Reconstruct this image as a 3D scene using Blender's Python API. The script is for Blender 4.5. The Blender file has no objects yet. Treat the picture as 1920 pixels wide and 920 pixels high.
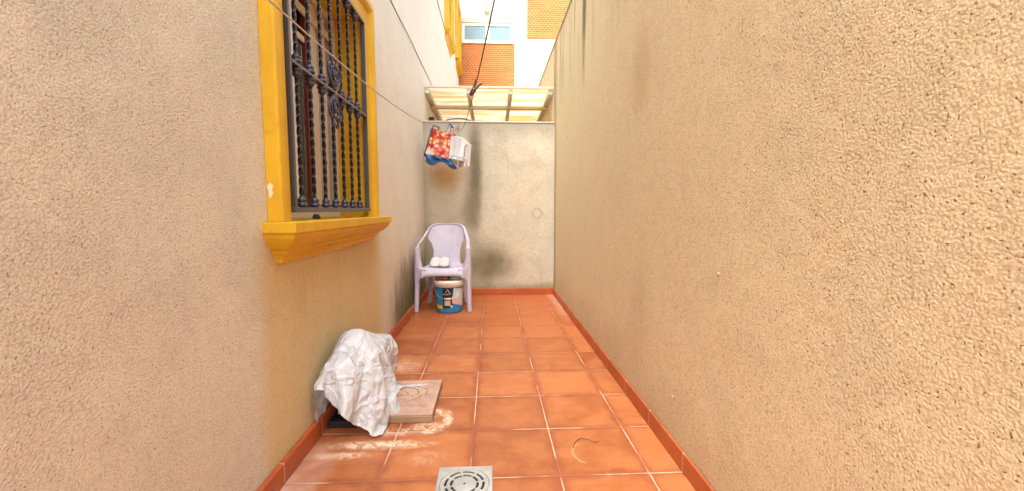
import bpy, math, random, zlib, base64
from mathutils import Vector, Matrix, noise
random.seed(7)
S = bpy.context.scene
COL = S.collection
R = math.radians

# ------------------------------------------------------------------ camera
cam_d = bpy.data.cameras.new('camera'); cam = bpy.data.objects.new('camera', cam_d); COL.objects.link(cam)
EYE = 0.976
cam.location = (0, 0, EYE)
cam_d.sensor_width = 36; cam_d.lens = 36 * 785 / 1920
cam_d.clip_start = 0.02; cam_d.clip_end = 300
cam.rotation_euler = (R(90) - math.atan(66 / 785), 0, -math.atan(38 / 785))
S.camera = cam

# ------------------------------------------------------------------ light
SUN_EL, SUN_AZ = 62, 205        # azimuth clockwise from +Y: behind the camera, slightly left
W = bpy.data.worlds.new('World'); S.world = W; W.use_nodes = True
wn = W.node_tree; wn.nodes.clear()
sky = wn.nodes.new('ShaderNodeTexSky'); sky.sky_type = 'NISHITA'; sky.sun_disc = False
sky.sun_elevation = R(SUN_EL); sky.sun_rotation = R(SUN_AZ)
sky.air_density = 1.0; sky.dust_density = 6.0; sky.ozone_density = 1.0
hsv = wn.nodes.new('ShaderNodeHueSaturation'); hsv.inputs['Saturation'].default_value = 0.58
bg = wn.nodes.new('ShaderNodeBackground'); bg.inputs[1].default_value = 0.15
wo = wn.nodes.new('ShaderNodeOutputWorld')
wn.links.new(sky.outputs[0], hsv.inputs['Color']); wn.links.new(hsv.outputs[0], bg.inputs[0]); wn.links.new(bg.outputs[0], wo.inputs[0])
sd = bpy.data.lights.new('sun', 'SUN'); sd.energy = 1.1; sd.angle = R(24); sd.color = (1.0, 0.96, 0.88)
so = bpy.data.objects.new('sun', sd); COL.objects.link(so)
_d = Vector((math.sin(R(SUN_AZ)) * math.cos(R(SUN_EL)), math.cos(R(SUN_AZ)) * math.cos(R(SUN_EL)), math.sin(R(SUN_EL))))
so.rotation_euler = _d.to_track_quat('Z', 'Y').to_euler()
so.location = (0, 0, 12)
S.view_settings.view_transform = 'Standard'; S.view_settings.look = 'None'
S.view_settings.exposure = 2.18; S.view_settings.gamma = 1.0
S.render.engine = 'CYCLES'
S.cycles.max_bounces = 10; S.cycles.diffuse_bounces = 6

# ------------------------------------------------------------------ node helpers
class Tree:
    def __init__(s, name):
        s.m = bpy.data.materials.new(name); s.m.use_nodes = True
        s.t = s.m.node_tree; s.t.nodes.clear()
        s.out = s.t.nodes.new('ShaderNodeOutputMaterial')
        g = s.t.nodes.new('ShaderNodeNewGeometry'); s.P = V(s, g.outputs['Position'])
        sp = s.t.nodes.new('ShaderNodeSeparateXYZ'); s.t.links.new(g.outputs['Position'], sp.inputs[0])
        s.x, s.y, s.z = (V(s, o) for o in sp.outputs)
    def setin(s, sock, v):
        if isinstance(v, V): s.t.links.new(v.s, sock)
        elif isinstance(v, (tuple, list)) and sock.type == 'RGBA' and len(v) == 3: sock.default_value = (*v, 1)
        else: sock.default_value = v
    def node(s, typ, ins=None, **props):
        n = s.t.nodes.new('ShaderNode' + typ)
        for k, v in props.items(): setattr(n, k, v)
        for k, v in (ins or {}).items(): s.setin(n.inputs[k], v)
        return n
    def math(s, op, a, b=0.0, c=None):
        n = s.t.nodes.new('ShaderNodeMath'); n.operation = op
        s.setin(n.inputs[0], a); s.setin(n.inputs[1], b)
        if c is not None: s.setin(n.inputs[2], c)
        return V(s, n.outputs[0])
    def vec(s, x, y, z):
        n = s.node('CombineXYZ', {0: x, 1: y, 2: z}); return V(s, n.outputs[0])
    def obj(s):
        n = s.t.nodes.new('ShaderNodeTexCoord'); return V(s, n.outputs['Object'])
    def split(s, v):
        n = s.node('SeparateXYZ', {0: v}); return [V(s, o) for o in n.outputs]
    def noise(s, scale, detail=3, rough=0.55, vec=None, dist=0.0):
        n = s.node('TexNoise', {'Vector': vec or s.P, 'Scale': scale, 'Detail': detail, 'Roughness': rough, 'Distortion': dist})
        return V(s, n.outputs[0])
    def voro(s, scale, vec=None, feature='F1', rnd=1.0):
        n = s.node('TexVoronoi', {'Vector': vec or s.P, 'Scale': scale, 'Randomness': rnd}, feature=feature)
        return V(s, n.outputs['Distance'])
    def ramp(s, v, a, b, lo=0.0, hi=1.0, smooth=True):
        n = s.node('MapRange', {0: v, 1: a, 2: b, 3: lo, 4: hi}, interpolation_type='SMOOTHSTEP' if smooth else 'LINEAR')
        return V(s, n.outputs[0])
    def mix(s, f, a, b, mode='MIX'):
        n = s.t.nodes.new('ShaderNodeMix'); n.data_type = 'RGBA'; n.blend_type = mode
        s.setin(n.inputs[0], f)
        for i, v in ((6, a), (7, b)): s.setin(n.inputs[i], v)
        return V(s, n.outputs[2])
    def bump(s, h, strength=0.5, dist=0.003, normal=None):
        ins = {'Strength': strength, 'Distance': dist, 'Height': h}
        if normal: ins['Normal'] = normal
        return V(s, s.node('Bump', ins).outputs[0])
    def bsdf(s, color, rough=0.6, normal=None, out=True, **kw):
        n = s.t.nodes.new('ShaderNodeBsdfPrincipled')
        s.setin(n.inputs['Base Color'], color); s.setin(n.inputs['Roughness'], rough)
        if normal: s.setin(n.inputs['Normal'], normal)
        for k, v in kw.items(): s.setin(n.inputs[k.replace('_', ' ')], v)
        if out: s.t.links.new(n.outputs[0], s.out.inputs[0])
        return n
    # soft irregular patch centred (ca,cb), radii (ra,rb)
    def patch(s, a, b, ca, cb, ra, rb, warp=0.6, nz=None, soft=0.5):
        nz = nz or s.noise(4.0, 4)
        u = (a - ca) * (1 / ra); v = (b - cb) * (1 / rb)
        d = s.math('SQRT', u * u + v * v) + (nz - 0.5) * warp * 2
        return s.ramp(d, 1.0, 1.0 - soft)
class V:
    def __init__(s, t, sock): s.t = t; s.s = sock
    def __add__(s, o): return s.t.math('ADD', s, o)
    __radd__ = __add__
    def __sub__(s, o): return s.t.math('SUBTRACT', s, o)
    def __rsub__(s, o): return s.t.math('SUBTRACT', o, s)
    def __mul__(s, o): return s.t.math('MULTIPLY', s, o)
    __rmul__ = __mul__
    def clamp(s): return s.t.math('MINIMUM', s.t.math('MAXIMUM', s, 0.0), 1.0)

def plain(name, col, rough=0.5, var=0.12, scale=12, bump=0.0, **kw):
    t = Tree(name); n = t.noise(scale, 4, vec=t.obj())
    c = t.mix(n, tuple(v * (1 - var) for v in col), tuple(min(1, v * (1 + var)) for v in col))
    nn = t.bump(t.noise(scale * 9, 3, vec=t.obj()), bump, 0.002) if bump else None
    t.bsdf(c, rough, nn, **kw); return t.m

# ------------------------------------------------------------------ mesh helpers
class MB:
    def __init__(s): s.v = []; s.f = []; s.mi = []; s.cur = 0
    def add(s, vs, fs):
        o = len(s.v); s.v += [Vector(v) for v in vs]
        s.f += [tuple(i + o for i in f) for f in fs]; s.mi += [s.cur] * len(fs); return s
    def box(s, x0, x1, y0, y1, z0, z1):
        return s.add([(x, y, z) for x in (x0, x1) for y in (y0, y1) for z in (z0, z1)],
                     [(0, 1, 3, 2), (4, 6, 7, 5), (0, 4, 5, 1), (2, 3, 7, 6), (0, 2, 6, 4), (1, 5, 7, 3)])
    def tube(s, pts, r, n=8, closed=False, rx=None, flat=None):
        pts = [Vector(p) for p in pts]; N = len(pts); rs = r if isinstance(r, (list, tuple)) else [r] * N
        up = Vector((0, 0, 1)); vs = []; prev = None
        for i, p in enumerate(pts):
            a = pts[(i - 1) % N] if (closed or i) else p; b = pts[(i + 1) % N] if (closed or i < N - 1) else p
            t = (b - a).normalized()
            if prev is None:
                prev = t.cross(up) if abs(t.dot(up)) < 0.95 else t.cross(Vector((1, 0, 0)))
            side = (prev - t * prev.dot(t)).normalized(); prev = side; nn = t.cross(side)
            fl = 1 if flat is None else flat
            for k in range(n):
                an = 2 * math.pi * k / n
                vs.append(p + side * math.cos(an) * rs[i] + nn * math.sin(an) * rs[i] * fl)
        fs = []
        for i in range(N if closed else N - 1):
            for k in range(n):
                a = i * n + k; b = i * n + (k + 1) % n; c = ((i + 1) % N) * n + (k + 1) % n; d = ((i + 1) % N) * n + k
                fs.append((a, b, c, d))
        if not closed: fs += [tuple(range(n))[::-1], tuple((N - 1) * n + k for k in range(n))]
        return s.add(vs, fs)
    def lathe(s, prof, c, n=32, caps=True):
        vs = []; fs = []
        for r, z in prof:
            for k in range(n):
                a = 2 * math.pi * k / n; vs.append((c[0] + r * math.cos(a), c[1] + r * math.sin(a), c[2] + z))
        for i in range(len(prof) - 1):
            for k in range(n):
                fs.append((i * n + k, i * n + (k + 1) % n, (i + 1) * n + (k + 1) % n, (i + 1) * n + k))
        if caps: fs += [tuple(range(n))[::-1], tuple((len(prof) - 1) * n + k for k in range(n))]
        return s.add(vs, fs)
    def grid(s, fn, nu, nv):
        vs = [fn(i / nu, j / nv) for i in range(nu + 1) for j in range(nv + 1)]
        fs = [(i * (nv + 1) + j, (i + 1) * (nv + 1) + j, (i + 1) * (nv + 1) + j + 1, i * (nv + 1) + j + 1) for i in range(nu) for j in range(nv)]
        return s.add(vs, fs)
    def prism(s, poly, axis, a0, a1):      # poly in the other two axes (cyclic order x,y,z without axis)
        n = len(poly); vs = []
        for a in (a0, a1):
            for p in poly:
                v = [0, 0, 0]; o = [i for i in range(3) if i != axis]; v[axis] = a; v[o[0]] = p[0]; v[o[1]] = p[1]; vs.append(tuple(v))
        return s.add(vs, [tuple(range(n)), tuple(range(n, 2 * n))[::-1]] + [(i, n + i, n + (i + 1) % n, (i + 1) % n) for i in range(n)])
WL = {}
def world(o): return WL.get(o.name, Vector((0, 0, 0))) if o else Vector((0, 0, 0))
def props(o, label=None, cat=None, group=None, kind=None):
    for k, v in (('label', label), ('category', cat), ('group', group), ('kind', kind)):
        if v: o[k] = v
    return o
def thing(name, label, cat, loc=(0, 0, 0), group=None):
    o = bpy.data.objects.new(name, None); COL.objects.link(o); o.location = loc; o.empty_display_size = 0.05
    WL[o.name] = Vector(loc); return props(o, label, cat, group)
def obj(name, mb, mat, parent=None, org=None, bevel=0, smooth=False, solid=0, sub=0, segs=2, fix=True):
    if org is None: org = world(parent)
    org = Vector(org)
    me = bpy.data.meshes.new(name); me.from_pydata([tuple(v - org) for v in mb.v], [], mb.f)
    mats = mat if isinstance(mat, (list, tuple)) else [mat]
    for m in mats: me.materials.append(m)
    for p, i in zip(me.polygons, mb.mi): p.material_index = i; p.use_smooth = smooth
    if fix:
        import bmesh
        b = bmesh.new(); b.from_mesh(me); bmesh.ops.recalc_face_normals(b, faces=b.faces); b.to_mesh(me); b.free()
    me.update(); o = bpy.data.objects.new(name, me); COL.objects.link(o)
    o.parent = parent; o.location = org - world(parent); WL[o.name] = org
    if sub:
        m = o.modifiers.new('s', 'SUBSURF'); m.levels = sub; m.render_levels = sub
    if solid:
        m = o.modifiers.new('t', 'SOLIDIFY'); m.thickness = solid; m.offset = 0
    if bevel:
        m = o.modifiers.new('b', 'BEVEL'); m.width = bevel; m.segments = segs; m.limit_method = 'ANGLE'; m.angle_limit = R(35)
    return o
def crv(pts, n=10):                       # Catmull-Rom through points
    P = [Vector(p) for p in pts]; P = [2 * P[0] - P[1]] + P + [2 * P[-1] - P[-2]]; out = []
    for i in range(1, len(P) - 2):
        for k in range(n):
            t = k / n; a, b, c, d = P[i - 1:i + 3]
            out.append(0.5 * ((2 * b) + (c - a) * t + (2 * a - 5 * b + 4 * c - d) * t * t + (3 * b - a - 3 * c + d) * t ** 3))
    out.append(P[-2]); return out

# ------------------------------------------------------------------ main dimensions
XL, XR = -0.765, 0.722
YB = 4.83                    # face of the low end wall
YF = 10.3                    # far facade
HR = 2.84                    # right wall height
HB = 1.955                   # end wall height

# ------------------------------------------------------------------ materials of the setting
def stucco(name, base, alt, extra=None, grain=120, bump=0.9, dist=0.0045, pit=0.35, hole=0.8, rosy=0.22):
    t = Tree(name)
    n1 = t.noise(grain, 4, 0.72); n2 = t.noise(grain * 2.2, 3, 0.75); vo = t.voro(grain * 0.85)
    region = t.ramp(t.noise(3.0, 3), 0.35, 0.65, 0.65, 1.15)          # trowel passes: coarser and smoother stretches
    pits = t.ramp(t.noise(grain * 0.9, 1, 0.3) + t.noise(grain * 0.12, 2) * 0.25, 0.44, 0.38)
    h = (n1 * 0.65 + n2 * 0.35 - vo * 0.45) * region - pits * 0.35
    big = t.noise(1.6, 4, 0.6); mid = t.noise(6, 4, 0.6)
    c = t.mix(t.ramp(big, 0.3, 0.7), base, alt)
    c = t.mix(t.ramp(mid, 0.35, 0.75) * 0.18, c, tuple(v * 0.75 for v in base))
    sp = t.noise(38, 4, 0.75); c = t.mix(t.ramp(sp, 0.50, 0.72) * 0.30, c, tuple(v * 0.62 for v in base)); c = t.mix(t.ramp(sp, 0.48, 0.30) * 0.20, c, (0.86, 0.80, 0.64))
    pink = t.ramp(t.noise(4.2, 3), 0.50, 0.70); c = t.mix(pink * rosy, c, (base[0] * 1.02, base[1] * 0.82, base[2] * 0.78))
    if extra: c = extra(t, c)
    cav = t.ramp(n1 - vo * 0.45, 0.30, 0.16)
    c = t.mix(cav * pit, c, (0.27, 0.18, 0.09))  # occlusion shade of the grain hollows painted into the colour
    c = t.mix(pits * hole, c, (0.12, 0.065, 0.03))  # pits painted dark, standing in for the shade inside them
    c = t.mix(t.ramp(n1 - vo * 0.3, 0.42, 0.58) * 0.22, c, (0.88, 0.80, 0.62))
    nb = t.bump(h, bump, dist)
    nb = t.bump(t.noise(9, 3) + t.noise(2.5, 2) * 1.5, 0.3, 0.02, nb)
    t.bsdf(c, 0.93, nb, Specular_IOR_Level=0.25)
    return t.m

def left_extra(t, c):
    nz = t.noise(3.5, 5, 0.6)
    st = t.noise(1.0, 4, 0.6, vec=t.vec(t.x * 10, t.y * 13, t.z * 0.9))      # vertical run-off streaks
    # warmer, yellower tone below the sill
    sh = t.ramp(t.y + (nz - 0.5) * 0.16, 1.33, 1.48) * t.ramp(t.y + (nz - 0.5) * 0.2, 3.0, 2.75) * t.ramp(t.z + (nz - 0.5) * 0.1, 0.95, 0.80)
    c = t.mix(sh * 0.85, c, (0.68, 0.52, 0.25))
    drip = t.ramp(st, 0.56, 0.70) * t.ramp(t.y, 1.5, 1.6) * t.ramp(t.y, 2.75, 2.65) * t.ramp(t.z, 0.35, 0.8) * t.ramp(t.z, 0.95, 0.9)
    c = t.mix(drip * 0.4, c, (0.42, 0.29, 0.15))
    # mould towards the far corner
    mo = t.patch(t.y, t.z, 4.1, 0.12, 1.15, 0.62, 0.55, st * 0.6 + nz * 0.4, 0.55)
    c = t.mix(mo * 0.85, c, (0.17, 0.145, 0.08))
    g = t.patch(t.y, t.z, 4.3, 0.02, 1.3, 0.40, 0.9, st * 0.5 + nz * 0.5, 0.5)
    c = t.mix(g * 0.75, c, (0.085, 0.11, 0.025))
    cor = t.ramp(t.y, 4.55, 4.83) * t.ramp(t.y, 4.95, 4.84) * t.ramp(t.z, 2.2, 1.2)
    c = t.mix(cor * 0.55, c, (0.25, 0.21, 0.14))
    s2 = t.ramp(st, 0.52, 0.72) * t.ramp(t.y, 2.9, 3.6) * t.ramp(t.y, 4.95, 4.8)
    c = t.mix(s2 * 0.22, c, (0.36, 0.30, 0.22))
    c = t.mix(t.ramp(t.y + (nz - 0.5) * 0.3, 2.7, 3.0) * t.ramp(t.z, 0.4, 0.9) * 0.7, c, (0.84, 0.79, 0.66))
    # the stretch behind the end wall is a cleaner, whiter coat
    c = t.mix(t.ramp(t.y, 4.84, 4.87), c, (0.80, 0.77, 0.66))
    s3 = t.ramp(st, 0.45, 0.75) * t.ramp(t.y, 4.84, 4.87)
    return t.mix(s3 * 0.25, c, (0.50, 0.50, 0.44))
def right_extra(t, c):
    nz = t.noise(3.5, 5, 0.6)
    st = t.noise(1.0, 4, 0.6, vec=t.vec(t.x * 10, t.y * 9, t.z * 0.7))
    far = t.ramp(t.y, 1.6, 3.6)
    c = t.mix(far * 0.75, c, (0.78, 0.69, 0.45))
    top = t.ramp(t.z, 1.7, 2.85)
    k = t.ramp(st, 0.50, 0.68) * top * t.ramp(t.y, 1.4, 2.6)
    c = t.mix(k * 0.6, c, (0.28, 0.24, 0.15))
    a = t.patch(t.y, t.z, 3.35, 2.7, 0.10, 0.95, 0.35, nz, 0.7)
    c = t.mix(a * 0.95, c, (0.15, 0.115, 0.065))
    b = t.patch(t.y, t.z, 2.05, 1.62, 0.16, 0.30, 0.6, nz, 0.9)
    c = t.mix(b * 0.35, c, (0.50, 0.29, 0.11))
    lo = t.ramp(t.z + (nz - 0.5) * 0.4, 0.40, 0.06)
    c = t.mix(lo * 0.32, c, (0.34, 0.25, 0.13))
    d = t.patch(t.y, t.z, 2.0, 0.45, 0.22, 0.45, 0.9, nz, 0.9)
    c = t.mix(d * 0.20, c, (0.38, 0.26, 0.12))
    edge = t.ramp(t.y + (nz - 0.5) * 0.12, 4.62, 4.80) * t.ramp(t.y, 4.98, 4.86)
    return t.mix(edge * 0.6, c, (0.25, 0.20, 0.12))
def end_extra(t, c):
    nz = t.noise(5, 5, 0.65); st = t.noise(1.0, 4, 0.6, vec=t.vec(t.x * 14, t.y * 5, t.z * 1.2))
    c = t.mix(t.ramp(t.noise(2.2, 4), 0.35, 0.65) * 0.5, c, (0.50, 0.50, 0.41))
    nz2 = t.noise(2.6, 4, 0.55)
    a = t.patch(t.x, t.z, -0.20, 1.45, 0.17, 1.05, 0.35, nz2 * 0.7 + nz * 0.3, 0.95)
    c = t.mix(a * 0.80, c, (0.17, 0.15, 0.10))
    a3 = t.patch(t.x, t.z, -0.185, 1.55, 0.10, 1.15, 0.6, nz * 0.6 + nz2 * 0.4, 0.9)
    c = t.mix(a3 * 0.72, c, (0.12, 0.11, 0.065))
    tide = t.ramp(t.math('ABSOLUTE', t.noise(2.0, 4, 0.6) - 0.5), 0.012, 0.0); c = t.mix(tide * 0.10, c, (0.30, 0.25, 0.15))
    a2 = t.patch(t.x, t.z, -0.24, 0.98, 0.17, 0.30, 0.4, nz2, 0.9)
    c = t.mix(a2 * 0.6, c, (0.20, 0.18, 0.11))
    b = t.patch(t.x, t.z, -0.05, 0.36, 0.50, 0.36, 0.42, nz2 * 0.5 + nz * 0.3 + st * 0.2, 0.85)
    c = t.mix(b * 0.92, c, (0.15, 0.125, 0.055))
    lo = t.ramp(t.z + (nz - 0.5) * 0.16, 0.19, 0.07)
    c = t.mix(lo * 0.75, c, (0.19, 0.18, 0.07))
    up = t.ramp(t.z + (nz - 0.5) * 0.25, 1.72, 1.95)
    c = t.mix(up * 0.6, c, (0.33, 0.33, 0.27)); c = t.mix(t.ramp(nz, 0.48, 0.68) * 0.30, c, (0.34, 0.33, 0.26)); c = t.mix(t.ramp(st, 0.5, 0.72) * 0.14, c, (0.30, 0.27, 0.18))
    w = t.patch(t.x, t.z, -0.52, 1.36, 0.27, 0.24, 0.3, nz, 0.8)  # warm shadow beneath the hanging bag, painted into the wall colour
    c = t.mix(w * 0.85, c, (0.50, 0.28, 0.09))
    # round repair mark
    dx = t.x - 0.524; dz = t.z - 0.935
    rr = t.math('SQRT', dx * dx + dz * dz) + (nz - 0.5) * 0.03
    ring = t.ramp(t.math('ABSOLUTE', rr - 0.055), 0.018, 0.004)
    c = t.mix(ring * 0.35, c, (0.30, 0.24, 0.14))
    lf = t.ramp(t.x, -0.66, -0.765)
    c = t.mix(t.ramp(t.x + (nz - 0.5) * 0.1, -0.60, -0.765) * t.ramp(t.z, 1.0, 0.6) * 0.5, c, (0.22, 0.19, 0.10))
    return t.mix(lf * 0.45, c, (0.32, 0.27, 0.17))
M = {}
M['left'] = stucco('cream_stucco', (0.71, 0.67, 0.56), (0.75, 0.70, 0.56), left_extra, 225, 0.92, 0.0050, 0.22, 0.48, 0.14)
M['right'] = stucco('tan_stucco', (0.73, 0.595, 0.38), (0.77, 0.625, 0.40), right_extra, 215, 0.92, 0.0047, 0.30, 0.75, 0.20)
M['end'] = stucco('weathered_stucco', (0.66, 0.59, 0.45), (0.70, 0.64, 0.51), end_extra, 170, 0.9, 0.005, 0.3)

def floor_mat():
    t = Tree('terracotta_tiles')
    px, py = 0.3337, 0.3372
    u = (t.x + 0.418) * (1 / px); v = (t.y - 1.460) * (1 / py)
    def line(w, p):
        fr = t.math('FRACT', w + 100.5); return t.math('ABSOLUTE', fr - 0.5) * p
    wob = (t.noise(40, 3) - 0.5) * 0.0035
    du = line(u, px) + wob; dv = line(v, py) + wob
    d = t.math('MINIMUM', du, dv)
    idn = t.node('TexWhiteNoise', {'Vector': t.vec(t.math('FLOOR', u + 100.0), t.math('FLOOR', v + 100.0), 0.0)})
    rnd = V(t, idn.outputs[0])
    cloud = t.noise(7, 5, 0.62); streak = t.noise(1.0, 5, 0.6, vec=t.vec(t.x * 7, t.y * 22, 0.0))
    base = t.mix(rnd, (0.27, 0.078, 0.022), (0.43, 0.142, 0.046))
    base = t.mix(t.ramp(cloud, 0.3, 0.7) * 0.50, base, (0.54, 0.215, 0.080))
    base = t.mix(t.ramp(streak, 0.5, 0.8) * 0.45, base, (0.27, 0.065, 0.022))
    burnt = t.ramp(d + (t.noise(13, 5, 0.7) - 0.5) * 0.09, 0.040, 0.0)
    base = t.mix(burnt * 0.62, base, (0.24, 0.055, 0.020))
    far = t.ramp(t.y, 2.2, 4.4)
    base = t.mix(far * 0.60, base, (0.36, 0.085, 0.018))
    # dusty white deposits round the slab and the bag
    nz = t.noise(6, 6, 0.68, dist=0.8); fz = t.noise(26, 5, 0.7, dist=1.2)
    def ring(cx, cy, rx, ry, w):
        a = (t.x - cx) * (1 / rx); b = (t.y - cy) * (1 / ry)
        r = t.math('SQRT', a * a + b * b) + (nz - 0.5) * 0.9
        return t.ramp(t.math('ABSOLUTE', r - 1.0), w, 0.02)
    salt = ring(-0.315, 1.90, 0.105, 0.11, 0.30) * t.ramp(t.x, -0.36, -0.28)
    for (cx, cy, rx, ry, k) in ((-0.47, 1.70, 0.30, 0.045, 0.9), (-0.30, 1.84, 0.09, 0.07, 0.7), (-0.42, 1.80, 0.12, 0.05, 0.6), (-0.60, 1.63, 0.16, 0.035, 0.7),
                                (-0.25, 1.60, 0.10, 0.09, 0.25), (-0.55, 2.60, 0.16, 0.16, 0.45), (-0.28, 1.97, 0.05, 0.09, 0.5)):
        salt = t.math('MAXIMUM', salt, t.patch(t.x, t.y, cx, cy, rx, ry, 0.8, nz, 0.8) * k)
    salt = salt * t.ramp(fz, 0.32, 0.62)
    base = t.mix(salt * 0.92, base, (0.84, 0.68, 0.50))
    film = t.patch(t.x, t.y, -0.72, 1.50, 0.13, 0.28, 0.5, nz, 0.5)
    base = t.mix(film * t.ramp(nz, 0.35, 0.65, 0.2, 0.6), base, (0.66, 0.46, 0.38))
    wear = t.ramp(fz, 0.60, 0.74) * t.ramp(t.noise(2.2, 3), 0.42, 0.62); base = t.mix(wear * 0.35, base, (0.74, 0.45, 0.28))
    fr = t.ramp(t.x, 0.60, 0.70) * t.ramp(t.y, 3.4, 4.4) * t.ramp(fz, 0.35, 0.6)
    base = t.mix(fr * 0.5, base, (0.72, 0.50, 0.38))
    arc = ring(0.37, 1.60, 0.045, 0.065, 0.16) * t.ramp(t.x, 0.375, 0.345)
    base = t.mix(arc * 0.3, base, (0.75, 0.50, 0.28))
    spk = t.ramp(t.voro(28), 0.10, 0.05) * t.ramp(t.noise(5, 2), 0.55, 0.6)
    base = t.mix(spk * 0.6, base, (0.18, 0.06, 0.03))
    # joints: mostly pale grout, worn dark in places
    gm = t.ramp(d, 0.0033, 0.0019)
    gn = t.ramp(t.noise(3.2, 3, 0.5), 0.42, 0.55)
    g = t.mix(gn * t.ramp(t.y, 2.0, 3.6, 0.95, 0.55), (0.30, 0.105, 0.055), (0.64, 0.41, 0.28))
    c = t.mix(gm, base, g)
    rough = t.ramp(cloud, 0.2, 0.8, 0.34, 0.58) + salt * 0.3 + gm * 0.25
    h = t.ramp(d, 0.0, 0.008) + t.noise(30, 4) * 0.12
    t.bsdf(c, rough, t.bump(h, 0.55, 0.0025), Specular_IOR_Level=0.4)
    return t.m
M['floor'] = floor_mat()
def skirt_mat():
    t = Tree('glazed_terracotta')
    c = t.mix(t.ramp(t.noise(5, 4), 0.3, 0.7), (0.36, 0.075, 0.018), (0.46, 0.110, 0.030))
    fy = t.math('ABSOLUTE', t.math('FRACT', (t.y - 1.46) * (1 / 0.3372) + 100.5) - 0.5) * 0.3372
    c = t.mix(t.ramp(fy, 0.0045, 0.0028) * 0.85, c, (0.58, 0.36, 0.24))
    chip = t.patch(t.y, t.z, 1.37, 0.018, 0.022, 0.026, 0.6, t.noise(40, 3), 0.2) * t.ramp(t.x, 0.0, -0.2)
    c = t.mix(chip, c, (0.26, 0.07, 0.03))
    t.bsdf(c, 0.38, t.bump(t.noise(25, 3), 0.15, 0.002)); return t.m
M['skirt'] = skirt_mat()
M['mortar'] = plain('skirting_mortar', (0.48, 0.36, 0.22), 0.9, bump=0.5)
def yellow_mat():
    t = Tree('yellow_paint')
    n = t.noise(5, 5, 0.6); c = t.mix(t.ramp(n, 0.3, 0.7), (0.60, 0.345, 0.005), (0.69, 0.415, 0.008))
    dirt = t.ramp(t.noise(14, 5, 0.7), 0.55, 0.75); c = t.mix(dirt * 0.35, c, (0.36, 0.19, 0.03))
    br = t.noise(1.0, 4, 0.6, vec=t.vec(t.x * 60, t.y * 60, t.z * 5)); c = t.mix(t.ramp(br, 0.45, 0.7) * 0.22, c, (0.50, 0.24, 0.01))
    # chipped paint low on the near jamb, showing plaster
    ch = t.patch(t.x, t.z, -0.752, 1.047, 0.010, 0.026, 0.9, t.noise(60, 4), 0.12) * t.ramp(t.y, 1.60, 1.55)
    c = t.mix(ch, c, (0.78, 0.68, 0.48))
    sp = t.ramp(t.voro(45), 0.10, 0.06) * t.ramp(t.noise(9, 2), 0.62, 0.68); c = t.mix(sp * 0.7, c, (0.85, 0.75, 0.5))
    t.bsdf(c, 0.55, t.bump(t.noise(60, 4) + t.noise(12, 3), 0.35, 0.0022)); return t.m
M['yellow'] = yellow_mat()
M['ground'] = plain('packed_earth', (0.26, 0.22, 0.17), 0.95, 0.2, 1.5)
def white_wall():
    t = Tree('white_render')
    c = t.mix(t.ramp(t.noise(0.8, 4), 0.35, 0.7), (0.83, 0.80, 0.71), (0.84, 0.82, 0.77))
    st = t.noise(1.0, 4, 0.6, vec=t.vec(t.x * 7, 0.0, t.z * 0.6)); c = t.mix(t.ramp(st, 0.58, 0.75) * 0.4, c, (0.56, 0.55, 0.44))
    t.bsdf(c, 0.9, t.bump(t.noise(90, 3), 0.4, 0.003)); return t.m
M['white'] = white_wall()
def brick_mat():
    t = Tree('orange_brick_lattice')
    n = t.node('TexBrick', {'Vector': t.vec(t.x, t.z, 0.0), 'Color1': (0.40, 0.075, 0.010), 'Color2': (0.48, 0.12, 0.022), 'Mortar': (0.52, 0.24, 0.08),
                            'Scale': 1.0, 'Mortar Size': 0.0085, 'Brick Width': 0.085, 'Row Height': 0.047, 'Mortar Smooth': 0.1})
    c = V(t, n.outputs[0])
    c = t.mix(t.ramp(t.noise(1.0, 4, 0.6, vec=t.vec(t.x * 1.2, 0.0, t.z * 6)), 0.45, 0.75) * 0.45, c, (0.56, 0.27, 0.08))
    c = t.mix(t.ramp(t.noise(5, 4, 0.7), 0.66, 0.76) * 0.6, c, (0.64, 0.48, 0.33))
    t.bsdf(c, 0.85, t.bump(V(t, n.outputs[1]) * -1.0, 0.5, 0.01)); return t.m
M['brick'] = brick_mat()
M['alu_white'] = plain('white_aluminium', (0.80, 0.78, 0.70), 0.4, 0.06)
M['alu_cream'] = plain('cream_aluminium', (0.62, 0.53, 0.40), 0.4, 0.08)
M['iron'] = plain('black_iron', (0.008, 0.004, 0.008), 0.24, 0.4, 30, 0.3, Metallic=0.0, Specular_IOR_Level=0.4)
M['iron_grey'] = plain('grey_iron', (0.085, 0.082, 0.09), 0.40, 0.2, 20, 0.2, Metallic=0.2)
M['iron_blue'] = plain('worn_cast_collar', (0.035, 0.030, 0.055), 0.34, 0.35, 40, 0.3, Metallic=0.0)
def glass_mat(name, col, rough=0.05, tr=0.6):
    t = Tree(name); n = t.bsdf(col, rough, t.bump(t.noise(3, 2), 0.08, 0.01), Transmission_Weight=tr, IOR=1.45, Specular_IOR_Level=0.8); return t.m
M['glass'] = glass_mat('window_glass', (0.55, 0.56, 0.42), 0.03, 0.85)
M['frost'] = plain('frosted_blue_glass', (0.20, 0.31, 0.35), 0.22, 0.25, 3, 0.1)
M['dark'] = plain('dark_interior', (0.035, 0.032, 0.028), 0.8)
M['room'] = plain('room_plaster', (0.16, 0.15, 0.10), 0.9)
M['curtain'] = plain('beige_curtain', (0.42, 0.36, 0.24), 0.85, 0.12, 8)

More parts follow.
